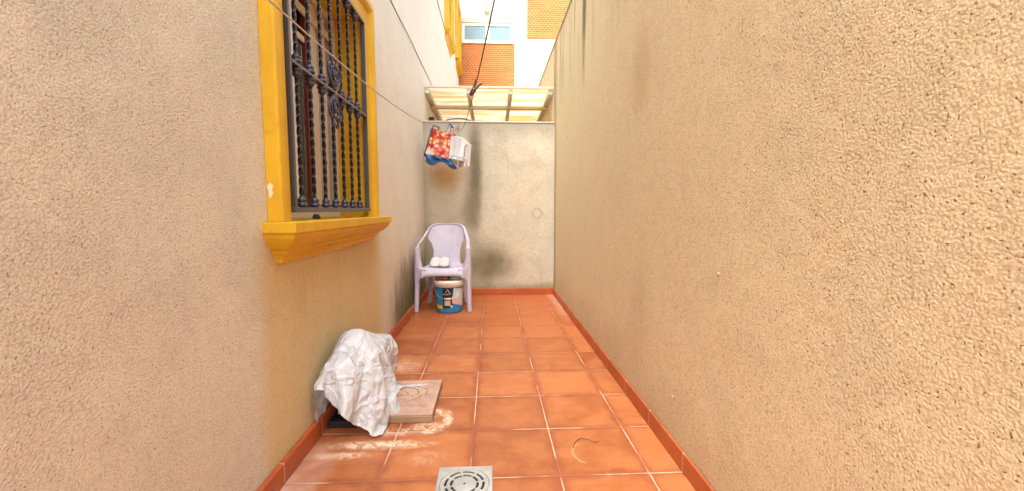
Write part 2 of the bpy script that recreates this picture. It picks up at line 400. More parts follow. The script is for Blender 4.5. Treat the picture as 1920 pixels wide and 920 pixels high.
# ------------------------------------------------------------------ the setting
obj('ground', MB().box(-14, 16, -14, 30, -0.6, -0.06), M['ground'])['kind'] = 'structure'
fl = MB().grid(lambda u, v: (XL + (XR - XL) * u, -1.7 + (YB + 1.7) * v, 0), 1, 1)
b = MB().box(XL, XR, -1.7, YB, -0.055, 0.0)
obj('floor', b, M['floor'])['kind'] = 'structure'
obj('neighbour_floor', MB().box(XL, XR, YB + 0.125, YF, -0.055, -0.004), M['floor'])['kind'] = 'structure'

def holed_wall(x_face, x_back, y0, y1, z0, z1, holes):
    ys = sorted({y0, y1, *[h[0] for h in holes], *[h[1] for h in holes]}); zs = sorted({z0, z1, *[h[2] for h in holes], *[h[3] for h in holes]})
    m = MB()
    inh = lambda y, z: any(h[0] < y < h[1] and h[2] < z < h[3] for h in holes)
    for i in range(len(ys) - 1):
        for j in range(len(zs) - 1):
            a, b_, c, d = ys[i], ys[i + 1], zs[j], zs[j + 1]
            if inh((a + b_) / 2, (c + d) / 2): continue
            for x in (x_face, x_back): m.add([(x, a, c), (x, b_, c), (x, b_, d), (x, a, d)], [(0, 1, 2, 3)])
    for (a, b_, c, d) in holes + [(y0, y1, z0, z1)]:
        for q in (((a, c), (b_, c)), ((b_, c), (b_, d)), ((b_, d), (a, d)), ((a, d), (a, c))):
            (p, r), (s_, u) = q
            m.add([(x_face, p, r), (x_face, s_, u), (x_back, s_, u), (x_back, p, r)], [(0, 1, 2, 3)])
    import bmesh
    return m
WIN = (1.60, 2.585, 0.93, 2.08)
WA = (7.36, 8.15, 4.03, 5.25)
WB = (9.42, 10.10, 4.24, 5.42)
house = thing('house_wall', 'tall cream stucco house wall on the left with yellow framed windows', 'house wall', (XL, 1.5, 0))
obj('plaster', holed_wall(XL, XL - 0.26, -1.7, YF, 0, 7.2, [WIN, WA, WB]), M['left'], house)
obj('skirting', MB().box(XL + 0.002, XL + 0.022, -1.7, YB - 0.0125, 0.001, 0.078), M['skirt'], house, bevel=0.003)

def surround(m, w, p=0.052, band=0.042, lip=0.022, wid=0.128, zb=None):
    y0, y1, z0, z1 = w; f = XL + 0.001
    prof = [(f - 0.03, -0.001), (XL + lip, 0.0), (XL + lip + 0.004, wid - band - 0.022), (XL + p - 0.008, wid - band - 0.006), (XL + p, wid - band + 0.006), (XL + p, wid - 0.006), (XL + p - 0.006, wid), (f, wid)]
    z0 = zb if zb is not None else z0
    path = [((y0, z0), (-1, 0)), ((y0, z1), (-1, 1)), ((y1, z1), (1, 1)), ((y1, z0), (1, 0))]
    vs = []; n = len(prof)
    for (y, z), (dy, dz) in path:
        for x, o in prof: vs.append((x, y + dy * o, z + dz * o))
    fs = [(i * n + k, i * n + k + 1, (i + 1) * n + k + 1, (i + 1) * n + k) for i in range(3) for k in range(n - 1)]
    return m.add(vs, fs)
def sill(m, y0, y1, zt, out=0.112, h=0.145):
    # moulded cornice sill: stacked rings shrinking down, returns at both ends
    prof = [(0, 0.0), (0, 0.036), (0.007, 0.041), (0.010, 0.055), (0.020, 0.072), (0.034, 0.088), (0.052, 0.098), (0.054, 0.108), (0.062, 0.114), (0.070, 0.128), (0.074, h)]
    vs = []
    for ins, dz in prof:
        xo = XL + out - ins * 1.25; e = ins * 1.15
        vs += [(XL - 0.01, y0 + e, zt - dz), (xo, y0 + e, zt - dz), (xo, y1 - e, zt - dz), (XL - 0.01, y1 - e, zt - dz)]
    n = len(prof); fs = [(0, 1, 2, 3), tuple((n - 1) * 4 + k for k in range(4))]
    for i in range(n - 1):
        for k in range(4): fs.append((i * 4 + k, i * 4 + (k + 1) % 4, (i + 1) * 4 + (k + 1) % 4, (i + 1) * 4 + k))
    return m.add(vs, fs)
def sliding_frame(m, w, x, t=0.035, d=0.05):
    y0, y1, z0, z1 = w
    m.box(x - d, x, y0, y0 + t, z0, z1); m.box(x - d, x, y1 - t, y1, z0, z1)
    m.box(x - d, x, y0 + t, y1 - t, z1 - t, z1); m.box(x - d, x, y0 + t, y1 - t, z0, z0 + t)
    return m
# near window
zs = 0.934
win = obj('window', surround(MB(), WIN, zb=zs + 0.001), M['yellow'], house, org=(XL, 2.09, zs), bevel=0.004, segs=2)
win['label'] = 'large window in a moulded yellow surround behind a black grille'
obj('sill', sill(MB(), 1.432, 2.772, zs), M['yellow'], win, bevel=0.0025)
obj('reveal', MB().box(XL - 0.19, XL - 0.002, WIN[1] - 0.012, WIN[1] - 0.001, WIN[2], WIN[3] - 0.012).box(XL - 0.19, XL - 0.002, WIN[0] + 0.001, WIN[0] + 0.012, WIN[2], WIN[3] - 0.012)
    .box(XL - 0.19, XL - 0.002, WIN[0], WIN[1], WIN[3] - 0.011, WIN[3] - 0.001).box(XL - 0.19, XL - 0.001, WIN[0] + 0.013, WIN[1] - 0.013, WIN[2] - 0.01, WIN[2] + 0.004), M['yellow'], win)
xw = -0.905
fr = sliding_frame(MB(), (WIN[0] + 0.012, WIN[1] - 0.012, WIN[2] + 0.005, WIN[3] - 0.012), xw)
obj('frame', fr, M['alu_cream'], win, bevel=0.003)
sA = sliding_frame(MB(), (1.65, 2.075, WIN[2] + 0.04, WIN[3] - 0.05), xw - 0.004, 0.055, 0.022)
obj('sash', sA, M['alu_white'], win, bevel=0.003)
M['maroon'] = plain('maroon_wood', (0.16, 0.03, 0.02), 0.5)
obj('jamb_strip', MB().box(xw - 0.045, xw - 0.015, 2.205, 2.250, WIN[2] + 0.04, WIN[3] - 0.05), M['maroon'], win, bevel=0.003)
sB = MB()
for a, b_, dx in ((2.258, 2.335, 0.0), (2.350, 2.385, -0.012), (2.395, 2.470, 0.0), (2.545, 2.571, 0.004)): sB.box(xw - 0.046 + dx, xw - 0.020 + dx, a, b_, WIN[2] + 0.04, WIN[3] - 0.05)
sB.box(xw - 0.018, xw - 0.006, 2.077, 2.570, 1.925, 1.965).box(xw - 0.030, xw - 0.019, 2.077, 2.204, 1.80, 1.83)
obj('sash', sB, M['alu_cream'], win, bevel=0.003)
obj('pane', MB().box(xw - 0.018, xw - 0.012, 1.71, 2.015, WIN[2] + 0.10, WIN[3] - 0.11), M['glass'], win)
obj('pane', MB().box(xw - 0.040, xw - 0.034, 2.078, 2.203, WIN[2] + 0.05, 1.795), M['glass'], win)
rm = MB()
rm.box(-3.4, -3.3, 0.0, 4.2, -0.05, 2.6).box(-3.3, XL - 0.262, -0.1, 0.0, -0.05, 2.6).box(-3.3, XL - 0.262, 4.2, 4.3, -0.05, 2.6).box(-3.4, XL - 0.262, -0.1, 4.3, 2.6, 2.7).box(-3.4, XL - 0.262, -0.1, 4.3, -0.15, -0.05)
o = obj('room', rm, M['room']); o['kind'] = 'structure'

# ornamental grille ---------------------------------------------------
gx = -0.745
gr = obj('window_grille', MB().box(gx - 0.014, gx + 0.014, 1.612, 1.626, 0.972, 2.062).box(gx - 0.012, gx + 0.012, 2.562, 2.576, 0.972, 2.062)
         .box(gx - 0.016, gx + 0.016, 1.600, 2.578, 0.966, 0.986).box(gx - 0.014, gx + 0.014, 1.627, 2.561, 2.05, 2.062), M['iron_grey'], house, org=(XL, 2.09, 0.966), bevel=0.0015)
gr['label'] = 'black wrought iron grille with twisted bars'
obj('middle_rail', MB().box(gx - 0.015, gx + 0.015, 1.627, 2.561, 1.519, 1.531), M['iron_grey'], gr, bevel=0.0015)
def collar(m, y, z, s=1.0, flip=1):
    prof = [(0.010, 0), (0.020, 0.003), (0.023, 0.009), (0.019, 0.015), (0.014, 0.019), (0.018, 0.024), (0.017, 0.031), (0.011, 0.036), (0.009, 0.042)]
    pr = [(r * s, dz * s * flip) for r, dz in prof]; return m.lathe(pr, (gx, y, z), 14)
def baluster(y, ornate=False):
    m = MB(); z0, z1 = 0.986, 2.05; N = 150; vs = []
    for i in range(N + 1):
        z = z0 + (z1 - z0) * i / N; a = (z - z0) * 2 * math.pi / 0.155 + y * 9
        for k in range(4):
            an = a + k * math.pi / 2; vs.append((gx + 0.0086 * math.cos(an), y + 0.0086 * math.sin(an), z))
    fs = [(i * 4 + k, i * 4 + (k + 1) % 4, (i + 1) * 4 + (k + 1) % 4, (i + 1) * 4 + k) for i in range(N) for k in range(4)]
    m.add(vs, fs); br = obj('baluster', m, M['iron'], gr, org=(gx, y, z0), bevel=0)
    m = MB(); m.cur = 0
    collar(m, y, 0.9865); collar(m, y, 1.5315, 0.95); m2 = collar(m, y, 1.5185, 0.95, -1); collar(m, y, 2.0495, 1, -1)
    return m
cols = []
m_all = []
BY = [1.692 + 0.1212 * i for i in range(7)]
for i, y in enumerate(BY):
    cm = baluster(y)
    obj('collar', cm, M['iron_blue'], gr, org=(gx, y, 0.986), smooth=True)
def ornament(yc, zc, sgn):
    m = MB(); P = lambda a, b_, dx=0.0: (gx + 0.012 + dx, yc + a, zc + sgn * b_)
    ov = [P(0.044 * math.sin(t * math.pi / 12), 0.062 + 0.046 * math.cos(t * math.pi / 12)) for t in range(24)]
    m.tube(ov, 0.0062, 7, closed=True)
    for s in (-1, 1):
        sc = crv([P(s * 0.004, 0.012), P(s * 0.030, 0.018), P(s * 0.066, 0.052), P(s * 0.070, 0.095), P(s * 0.050, 0.112), P(s * 0.042, 0.098), P(s * 0.054, 0.092)], 6)
        m.tube(sc, 0.0058, 7)
        sc = crv([P(0, 0.035, .004), P(s * 0.022, 0.055, .006), P(s * 0.018, 0.085, .006), P(s * 0.004, 0.078, .006), P(s * 0.008, 0.064, .006)], 6)
        m.tube(sc, 0.0050, 7)
        sc = crv([P(s * 0.002, 0.105), P(s * 0.026, 0.122), P(s * 0.032, 0.146), P(s * 0.016, 0.150), P(s * 0.014, 0.136)], 6)
        m.tube(sc, 0.0055, 7)
    m.lathe([(0.012, 0), (0.021, 0.003), (0.021, 0.010), (0.014, 0.014), (0.020, 0.018), (0.018, 0.026), (0.01, 0.030)], (gx + 0.006, yc, zc + sgn * 0.018 - (0.03 if sgn < 0 else 0)), 12)
    m.lathe([(0.008, 0), (0.016, 0.004), (0.016, 0.012), (0.010, 0.018)], (gx + 0.006, yc, zc + sgn * 0.108 - 0.008), 12)
    return m
obj('scroll_ornament', ornament(BY[3], 1.535, 1), M['iron_blue'], gr, smooth=True, org=(gx, BY[3], 1.535))
obj('scroll_ornament', ornament(BY[3], 1.515, -1), M['iron_blue'], gr, smooth=True, org=(gx, BY[3], 1.515))

# upper windows
def upper(w, zsill, y0, y1, label):
    k = obj('window', surround(MB(), w, p=0.075, lip=0.035, wid=0.11, zb=zsill + 0.001), M['yellow'], house, org=(XL, (w[0] + w[1]) / 2, zsill), bevel=0.004)
    k['label'] = label
    obj('sill', sill(MB(), y0, y1, zsill, 0.105, 0.16), M['yellow'], k)
    obj('frame', sliding_frame(MB(), (w[0] + .002, w[1] - .002, w[2] + .002, w[3] - .002), XL - 0.1), M['alu_white'], k)
    obj('pane', MB().box(XL - 0.135, XL - 0.13, w[0] + .036, w[1] - .036, w[2] + .036, w[3] - .036), M['frost'], k)
upper(WA, 4.0, 7.235, 8.30, 'yellow framed upper window nearer the camera')
upper(WB, 4.215, 9.36, 10.20, 'yellow framed upper window beside the brick facade')

# right wall
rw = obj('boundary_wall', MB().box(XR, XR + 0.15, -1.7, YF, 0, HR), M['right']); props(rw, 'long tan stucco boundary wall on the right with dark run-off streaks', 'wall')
obj('skirting', MB().box(XR - 0.013, XR - 0.002, -1.7, YB - 0.013, 0.001, 0.074), M['skirt'], rw, bevel=0.003)
obj('coping', MB().box(XR - 0.006, XR + 0.156, -1.7, YF - 0.01, HR + 0.001, HR + 0.03), M['mortar'], rw, bevel=0.004)
ew = obj('end_wall', MB().box(XL + 0.001, XR - 0.001, YB, YB + 0.12, 0, HB), M['end']); props(ew, 'low mould stained stucco wall closing the far end of the passage', 'wall')
obj('skirting', MB().box(XL + 0.003, XR - 0.003, YB - 0.012, YB - 0.001, 0.001, 0.074), M['skirt'], ew, bevel=0.003)
obj('coping', MB().box(XL + 0.002, XR - 0.002, YB - 0.008, YB + 0.128, HB + 0.001, HB + 0.016), M['alu_cream'], ew, bevel=0.004)

# far facade
fac = obj('apartment_facade', MB().box(-3.0, 5.0, YF, YF + 0.3, 0, 9.0), M['white']); props(fac, 'white rendered house facade with orange brick panels beyond the passage', 'house')
pb = lambda px, py: (px, py)
k_ = YF / 10.2
obj('brick_panel', MB().box(-0.755, 0.563, YF - 0.012, YF - 0.002, 2.6, 4.893), M['brick'], fac)
obj('brick_panel', MB().box(0.855, 3.2, YF - 0.012, YF - 0.002, 5.03, 8.8), M['brick'], fac)
w0, w1, zb_, zt_ = -0.682, 0.524, 4.895, 5.46
wf = MB().box(w0, w1, YF - 0.03, YF - 0.003, zb_, zb_ + 0.075).box(w0, w1, YF - 0.03, YF - 0.003, zt_ - 0.17, zt_ - 0.105)
wf.box(w0, w0 + 0.06, YF - 0.03, YF - 0.003, zb_ + 0.076, zt_ - 0.171).box(w1 - 0.06, w1, YF - 0.03, YF - 0.003, zb_ + 0.076, zt_ - 0.171).box(-0.13, -0.03, YF - 0.034, YF - 0.003, zb_ + 0.076, zt_ - 0.171)
fw = obj('window', wf, M['alu_white'], fac, bevel=0.004)
obj('shutter_box', MB().box(w0, w1, YF - 0.045, YF - 0.003, zt_ - 0.104, zt_), M['alu_cream'], fw, bevel=0.004)
for a, b_ in ((w0 + 0.06, -0.13), (-0.03, w1 - 0.06)):
    obj('pane', MB().box(a, b_, YF - 0.016, YF - 0.008, zb_ + 0.076, zt_ - 0.171), M['frost'], fw)
M['beige_plastic'] = plain('beige_plastic', (0.58, 0.50, 0.32), 0.5)
lt = thing('wall_lamp', 'small beige box lamp on the white facade above the frosted window', 'lamp', (-0.095, YF, 5.58))
obj('housing', MB().box(-0.155, -0.035, YF - 0.10, YF - 0.001, 5.58, 5.74), M['beige_plastic'], lt, bevel=0.012)
obj('cap', MB().box(-0.165, -0.025, YF - 0.11, YF - 0.001, 5.742, 5.775), M['alu_white'], lt, bevel=0.008)
obj('bracket', MB().box(-0.105, -0.085, YF - 0.05, YF - 0.001, 5.777, 5.83), M['iron_grey'], lt)
M['steel'] = plain('brushed_steel', (0.55, 0.55, 0.53), 0.3, 0.1, 30, Metallic=0.9)
sp = thing('round_spotlight', 'round silver spotlight on the left wall between the upper yellow windows', 'spotlight', (XL, 8.9, 5.42))
obj('arm', MB().tube([(XL, 8.9, 5.45), (XL + 0.06, 8.88, 5.45)], 0.012), M['steel'], sp)
obj('head', MB().tube([(XL + 0.05, 8.93, 5.48), (XL + 0.075, 8.88, 5.44), (XL + 0.10, 8.82, 5.38)], [0.03, 0.055, 0.06], 16), M['steel'], sp, smooth=True)

# ------------------------------------------------------------------ pergola roof beyond the end wall
def roof_mat():
    t = Tree('corrugated_polycarbonate')
    st = t.noise(1.0, 4, 0.6, vec=t.vec(t.x * 0.9, t.y * 9, 0.0)); d = t.noise(4, 4, 0.6)
    c = t.mix(t.ramp(st, 0.42, 0.58), (0.86, 0.79, 0.58), (0.70, 0.50, 0.24))
    dirt = t.patch(t.x, t.y, 0.45, 6.35, 0.45, 0.25, 0.5, d, 0.6)
    c = t.mix(dirt * 0.8, c, (0.70, 0.36, 0.08))
    a = t.bsdf(c, 0.4, out=False); tr = t.node('BsdfTranslucent', {'Color': c}); mx = t.node('MixShader', {0: 0.62})
    t.t.links.new(a.outputs[0], mx.inputs[1]); t.t.links.new(tr.outputs[0], mx.inputs[2]); t.t.links.new(mx.outputs[0], t.out.inputs[0]); return t.m
M['roofsheet'] = roof_mat()
zr = lambda y: 2.375 - 0.045 * (y - 5.0)
pg = thing('pergola_roof', 'white framed corrugated plastic roof over the neighbouring patio behind the end wall', 'pergola', (0, 5.0, 2.3))
obj('roof_sheet', MB().grid(lambda u, v: (XL + 0.01 + (XR - XL - 0.02) * u, 4.97 + 3.3 * v, zr(4.97 + 3.3 * v) + 0.010 + 0.008 * math.sin(v * 3.3 * 2 * math.pi / 0.11)), 1, 300), M['roofsheet'], pg, smooth=True)
def sloped(m, x0, x1, y0, y1, dt, h):
    vs = [(x, y, zr(y) - dt - hh) for x in (x0, x1) for y in (y0, y1) for hh in (0, h)]
    return m.add(vs, [(0, 1, 3, 2), (4, 6, 7, 5), (0, 4, 5, 1), (2, 3, 7, 6), (0, 2, 6, 4), (1, 5, 7, 3)])
for x in (-0.735, -0.262, 0.226, 0.690):
    obj('rafter', sloped(MB(), x - 0.025, x + 0.025, 4.99, 8.2, 0.004, 0.055), M['alu_white'], pg, org=(x, 5, 2.3), bevel=0.004)
obj('front_beam', MB().box(XL + 0.005, XR - 0.005, 4.962, 4.985, zr(5) - 0.004, zr(5) + 0.020), M['alu_cream'], pg, bevel=0.003)
for y in (5.46, 6.9):
    obj('purlin', sloped(MB(), XL + 0.006, XR - 0.006, y, y + 0.05, 0.0595, 0.04), M['alu_cream'], pg, org=(0, y, 2.3), bevel=0.004)
M['darkbox'] = plain('dark_plastic', (0.06, 0.035, 0.025), 0.6)
jb = obj('junction_box', MB().box(XL + 0.001, XL + 0.06, 5.28, 5.36, 2.035, 2.11), M['darkbox'], bevel=0.005, org=(XL, 5.32, 2.03)); props(jb, 'small dark junction box on the left wall just beyond the end wall', 'junction box')

# ------------------------------------------------------------------ wall cables
M['cable'] = plain('brown_cable', (0.16, 0.085, 0.055), 0.6); M['cable_w'] = plain('grey_cable', (0.34, 0.30, 0.26), 0.6)
c1 = obj('wall_cable', MB().tube([(XL + 0.006 + 0.003 * math.sin(y * 5), y, 2.57 + 0.004 * math.sin(y * 3.1)) for y in [i * 0.2 - 1.6 for i in range(38)]], 0.0036, 6), M['cable'], smooth=True)
props(c1, 'thin brown cable running along the left wall just above the pergola height', 'cable')
c2 = obj('wall_cable', MB().tube([(XL + 0.008, y, 3.93 + 0.008 * math.sin(y * 2)) for y in [5.0 + i * 0.2 for i in range(12)]], 0.006, 6), M['cable_w'], smooth=True)
props(c2, 'thin grey cable high on the left wall meeting the first upper yellow window sill', 'cable')
# ------------------------------------------------------------------ clothes lines
def zline(y): return EYE + 0.447 + 0.033 * (y - 1.0) ** 2 if y > 1.0 else EYE + 0.447 + 0.06 * (y - 1.0) ** 2
M['rope'] = plain('plastic_coated_line', (0.42, 0.36, 0.33), 0.5); M['rope_d'] = plain('dark_line', (0.10, 0.075, 0.07), 0.5)
YE = 4.79
lineA = lambda y: Vector((-0.50 + 0.027 * y if y < 3 else -0.419 + 0.0 + 0.025 * (y - 3), y, zline(y)))
lineB = lambda y: Vector((0.10 - 0.0985 * y, y, zline(y) + 0.02 * max(0, 1 - abs(y - 1.6)) * 0))
l1 = obj('clothes_line', MB().tube([lineA(-1.3 + i * (YE + 1.3) / 70) for i in range(71)], 0.0021, 6), M['rope'], smooth=True)
props(l1, 'pale clothes line crossing in front of the barred window', 'clothes line')
l2 = obj('clothes_line', MB().tube([lineB(-1.3 + i * (YE + 1.3) / 70) for i in range(71)], 0.0021, 6), M['rope_d'], smooth=True)
props(l2, 'dark clothes line overhead holding the small peg, in front of the pergola', 'clothes line')
e1 = lineA(YE); e2 = lineB(YE)
hk = obj('wall_hook', MB().tube(crv([(-0.37, YB, e2.z + 0.02), (-0.37, YB - 0.03, e2.z + 0.02), (-0.37, YB - 0.045, e2.z - 0.005), (-0.37, YB - 0.03, e2.z - 0.02)], 5), 0.004).tube([(e1.x, YE, e1.z), (-0.37, YB - 0.045, e2.z - 0.004), (e2.x, YE, e2.z)], 0.003), M['iron_grey'], smooth=True, org=(-0.37, YB, e2.z))
props(hk, 'small metal hook on the end wall where the clothes lines meet', 'hook')

# ------------------------------------------------------------------ floor drain
M['drain'] = plain('dull_aluminium', (0.46, 0.48, 0.46), 0.40, 0.35, 14, 0.3, Metallic=0.5)
M['black'] = plain('black_gap', (0.012, 0.012, 0.014), 0.7)
dc = (-0.101, 1.425)
dr = thing('floor_drain', 'square aluminium floor drain with a round slotted grate set in the terracotta tiles', 'drain', (dc[0], dc[1], 0))
def plate_with_hole(m, c, half, r, z0, z1, n=48):
    vs = []
    for z in (z0, z1):
        for k in range(n):
            a = 2 * math.pi * k / n; ca, sa = math.cos(a), math.sin(a); q = half / max(abs(ca), abs(sa))
            vs += [(c[0] + r * ca, c[1] + r * sa, z), (c[0] + q * ca, c[1] + q * sa, z)]
    fs = []
    for k in range(n):
        a, b_ = 2 * k, 2 * ((k + 1) % n); o = 2 * n
        fs += [(a, a + 1, b_ + 1, b_), (o + a, o + b_, o + b_ + 1, o + a + 1), (a, b_, o + b_, o + a), (a + 1, o + a + 1, o + b_ + 1, b_ + 1)]
    return m.add(vs, fs)
obj('frame', plate_with_hole(MB(), dc, 0.100, 0.0885, 0.001, 0.006), M['drain'], dr, bevel=0.001)
def ring_seg(m, c, r0, r1, a0, a1, z0, z1, n=8):
    vs = []
    for i in range(n + 1):
        a = a0 + (a1 - a0) * i / n
        for r in (r0, r1):
            for z in (z0, z1): vs.append((c[0] + r * math.cos(a), c[1] + r * math.sin(a), z))
    fs = [(i * 4, i * 4 + 1, (i + 1) * 4 + 1, (i + 1) * 4) for i in range(n)] + [(i * 4 + 2, (i + 1) * 4 + 2, (i + 1) * 4 + 3, i * 4 + 3) for i in range(n)]
    fs += [(i * 4 + 1, i * 4 + 3, (i + 1) * 4 + 3, (i + 1) * 4 + 1) for i in range(n)] + [(i * 4, (i + 1) * 4, (i + 1) * 4 + 2, i * 4 + 2) for i in range(n)]
    fs += [(0, 2, 3, 1), (n * 4, n * 4 + 1, n * 4 + 3, n * 4 + 2)]
    return m.add(vs, fs)
g = MB(); T = 2 * math.pi
for r0, r1 in ((0.0725, 0.087), (0.052, 0.0635)): ring_seg(g, dc, r0, r1, 0, T, 0.0012, 0.0055, 56)
g.lathe([(0.043, 0.0012), (0.043, 0.0052), (0.036, 0.0062), (0.006, 0.0066), (0.004, 0.0050)], (dc[0], dc[1], 0), 40)
for k in range(8):
    a = T * k / 8 + 0.22
    ring_seg(g, dc, 0.0425, 0.0730, a - 0.065, a + 0.065, 0.0014, 0.0053, 2)
obj('grate', g, M['drain'], dr, bevel=0.0006)
obj('well', MB().lathe([(0.088, 0.0008), (0.088, 0.0011)], (dc[0], dc[1], 0), 40), M['black'], dr)
obj('screw', MB().lathe([(0.004, 0.0050), (0.0045, 0.0068), (0.002, 0.0072)], (dc[0], dc[1], 0), 10), M['iron_grey'], dr)

# ------------------------------------------------------------------ paver leaning under the bag
def paver_mat():
    t = Tree('pinkish_concrete')
    n = t.noise(9, 5, 0.65); c = t.mix(t.ramp(n, 0.3, 0.7), (0.40, 0.25, 0.18), (0.54, 0.37, 0.28))
    c = t.mix(t.ramp(t.noise(120, 3), 0.55, 0.75) * 0.4, c, (0.25, 0.15, 0.09))
    x, y = t.x + 0.445, t.y - 2.07
    c = t.mix(t.ramp(t.z, 0.0388, 0.0368) * t.ramp(t.z, 0.033, 0.0345) * 0.75, c, (0.16, 0.10, 0.065))
    side = t.ramp(t.z, 0.0342, 0.028)
    c = t.mix(side * 0.75, c, (0.25, 0.16, 0.075))
    t.bsdf(c, 0.9, t.bump(t.noise(110, 3), 0.6, 0.002)); return t.m
M['paver'] = paver_mat()
pv0 = (-0.445, 2.075)
pa = thing('patterned_paver', 'pinkish square concrete paver with a carved curved pattern lying on the tiles', 'paver', (pv0[0], pv0[1], 0))
hx, hy, hz = 0.168, 0.200, 0.040
def pav(u, v):
    x = (u - 0.5) * 2 * hx * 0.985; y = (v - 0.5) * 2 * hy * 0.985; d = 0.0
    X_, Y_ = x * 1.0, y * 1.0
    # carved scallops and curved lines
    def groove(dist, w=0.0042, dep=0.0050): return -dep * max(0.0, 1 - abs(dist) / w)
    cx0, cy0 = -0.045, 0.010
    r = math.hypot(X_ - cx0, (Y_ - cy0) * 1.0)
    th = math.atan2(Y_ - cy0, X_ - cx0)
    if 0 < th < math.pi:
        for rr, lob, am in ((0.140, 4, 0.020), (0.105, 3, 0.012), (0.060, 1, 0.0), (0.028, 1, 0.0)):
            d = min(d, groove(r - rr - am * abs(math.sin(th * lob / 1.0 / 2 * 2))))
    else:
        for rr, sq in ((0.085, 1.7), (0.125, 1.6)):
            q = math.hypot(X_ - cx0, (Y_ - cy0) * sq)
            d = min(d, groove(q - rr))
    if abs(X_ - cx0) < 0.175: d = min(d, groove(Y_ - cy0 - 0.002))
    for k, (ax, ay, L) in enumerate(((0.02, -0.115, 0.10), (-0.11, -0.13, 0.11), (0.095, 0.155, 0.05), (0.08, -0.09, 0.06))):
        if ax < X_ < ax + L: d = min(d, groove(Y_ - ay - 0.012 * math.sin((X_ - ax) * 38 + k)))
    d += 0.0008 * noise.noise(Vector((x * 60, y * 60, 3)))
    return (pv0[0] + x, pv0[1] + y, hz + d)
m = MB().grid(pav, 150, 170)
m.cur = 0
e_ = []
obj('carved_top', m, M['paver'], pa, smooth=False)
bb = MB(); a_ = hx; c_ = hy
bb.box(pv0[0] - a_, pv0[0] + a_, pv0[1] - c_, pv0[1] + c_, 0.002, hz - 0.0062)
vs = []
for (sx, sy) in ((-1, -1), (1, -1), (1, 1), (-1, 1)):
    vs += [(pv0[0] + sx * a_, pv0[1] + sy * c_, hz - 0.0061), (pv0[0] + sx * a_ * 0.985, pv0[1] + sy * c_ * 0.985, hz)]
bb.add(vs, [(2 * i, 2 * ((i + 1) % 4), 2 * ((i + 1) % 4) + 1, 2 * i + 1) for i in range(4)])
obj('slab', bb, M['paver'], pa, bevel=0.0015)

# ------------------------------------------------------------------ tray, box and plastic bag
M['tray'] = plain('black_tray_plastic', (0.018, 0.018, 0.022), 0.35)
ty0, ty1 = 1.845, 2.22
tr_ = MB().box(-0.742, -0.615, ty0, ty1, 0.001, 0.010).box(-0.742, -0.736, ty0, ty1, 0.0102, 0.032).box(-0.621, -0.615, ty0, ty1, 0.0102, 0.032).box(-0.7358, -0.6212, ty0, ty0 + 0.006, 0.0102, 0.032).box(-0.7358, -0.6212, ty1 - 0.006, ty1, 0.0102, 0.032)
t_ = obj('plastic_tray', tr_, M['tray'], org=(-0.68, 2.0, 0), bevel=0.002); props(t_, 'shallow black plastic tray on the tiles under the bagged box by the left wall', 'tray')
M['carton'] = plain('grey_white_carton', (0.62, 0.58, 0.54), 0.55, 0.1, 8)
bx = thing('packed_box', 'pale carton with small coloured labels standing beneath the white plastic bag', 'box', (-0.62, 2.03, 0.041))
obj('carton', MB().box(-0.711, -0.534, 1.889, 2.181, 0.0415, 0.318), M['carton'], bx, bevel=0.006)
for (y0, y1, z0, z1, col, nm) in ((1.893, 1.925, 0.045, 0.078, (0.04, 0.16, 0.18), 'teal'), (1.930, 1.955, 0.050, 0.082, (0.80, 0.22, 0.03), 'orange'), (1.958, 1.985, 0.055, 0.085, (0.45, 0.50, 0.03), 'lime')):
    o = obj('label_patch', MB().box(-0.5338, -0.5328, y0, y1, z0, z1), plain(nm + '_print', col, 0.4), bx); o['label'] = nm + ' printed patch'
ltr = MB().tube([(-0.5322, 1.902, 0.070), (-0.5322, 1.915, 0.053)], 0.0016, 5).tube([(-0.5322, 1.915, 0.070), (-0.5322, 1.902, 0.053)], 0.0016, 5)
obj('printed_cross', ltr, M['alu_white'], bx)
def bag_mat():
    t = Tree('white_plastic_film'); n = t.noise(6, 4)
    c = t.mix(n, (0.66, 0.70, 0.74), (0.78, 0.83, 0.87))
    def crease(sc, vec=None): return t.ramp(t.math('ABSOLUTE', t.noise(sc, 2, 0.5, dist=0.9, vec=vec) - 0.5), 0.0, 0.09, 1.0, 0.0, smooth=False)
    h = crease(9) + crease(21) * 0.30
    a = t.bsdf(c, 0.24, t.bump(h, 0.62, 0.012), out=False, Specular_IOR_Level=0.9, Coat_Weight=0.3, Coat_Roughness=0.12)
    tr = t.node('BsdfTranslucent', {'Color': c}); mx = t.node('MixShader', {0: 0.26})
    t.t.links.new(a.outputs[0], mx.inputs[1]); t.t.links.new(tr.outputs[0], mx.inputs[2]); t.t.links.new(mx.outputs[0], t.out.inputs[0]); return t.m
M['bag'] = bag_mat()
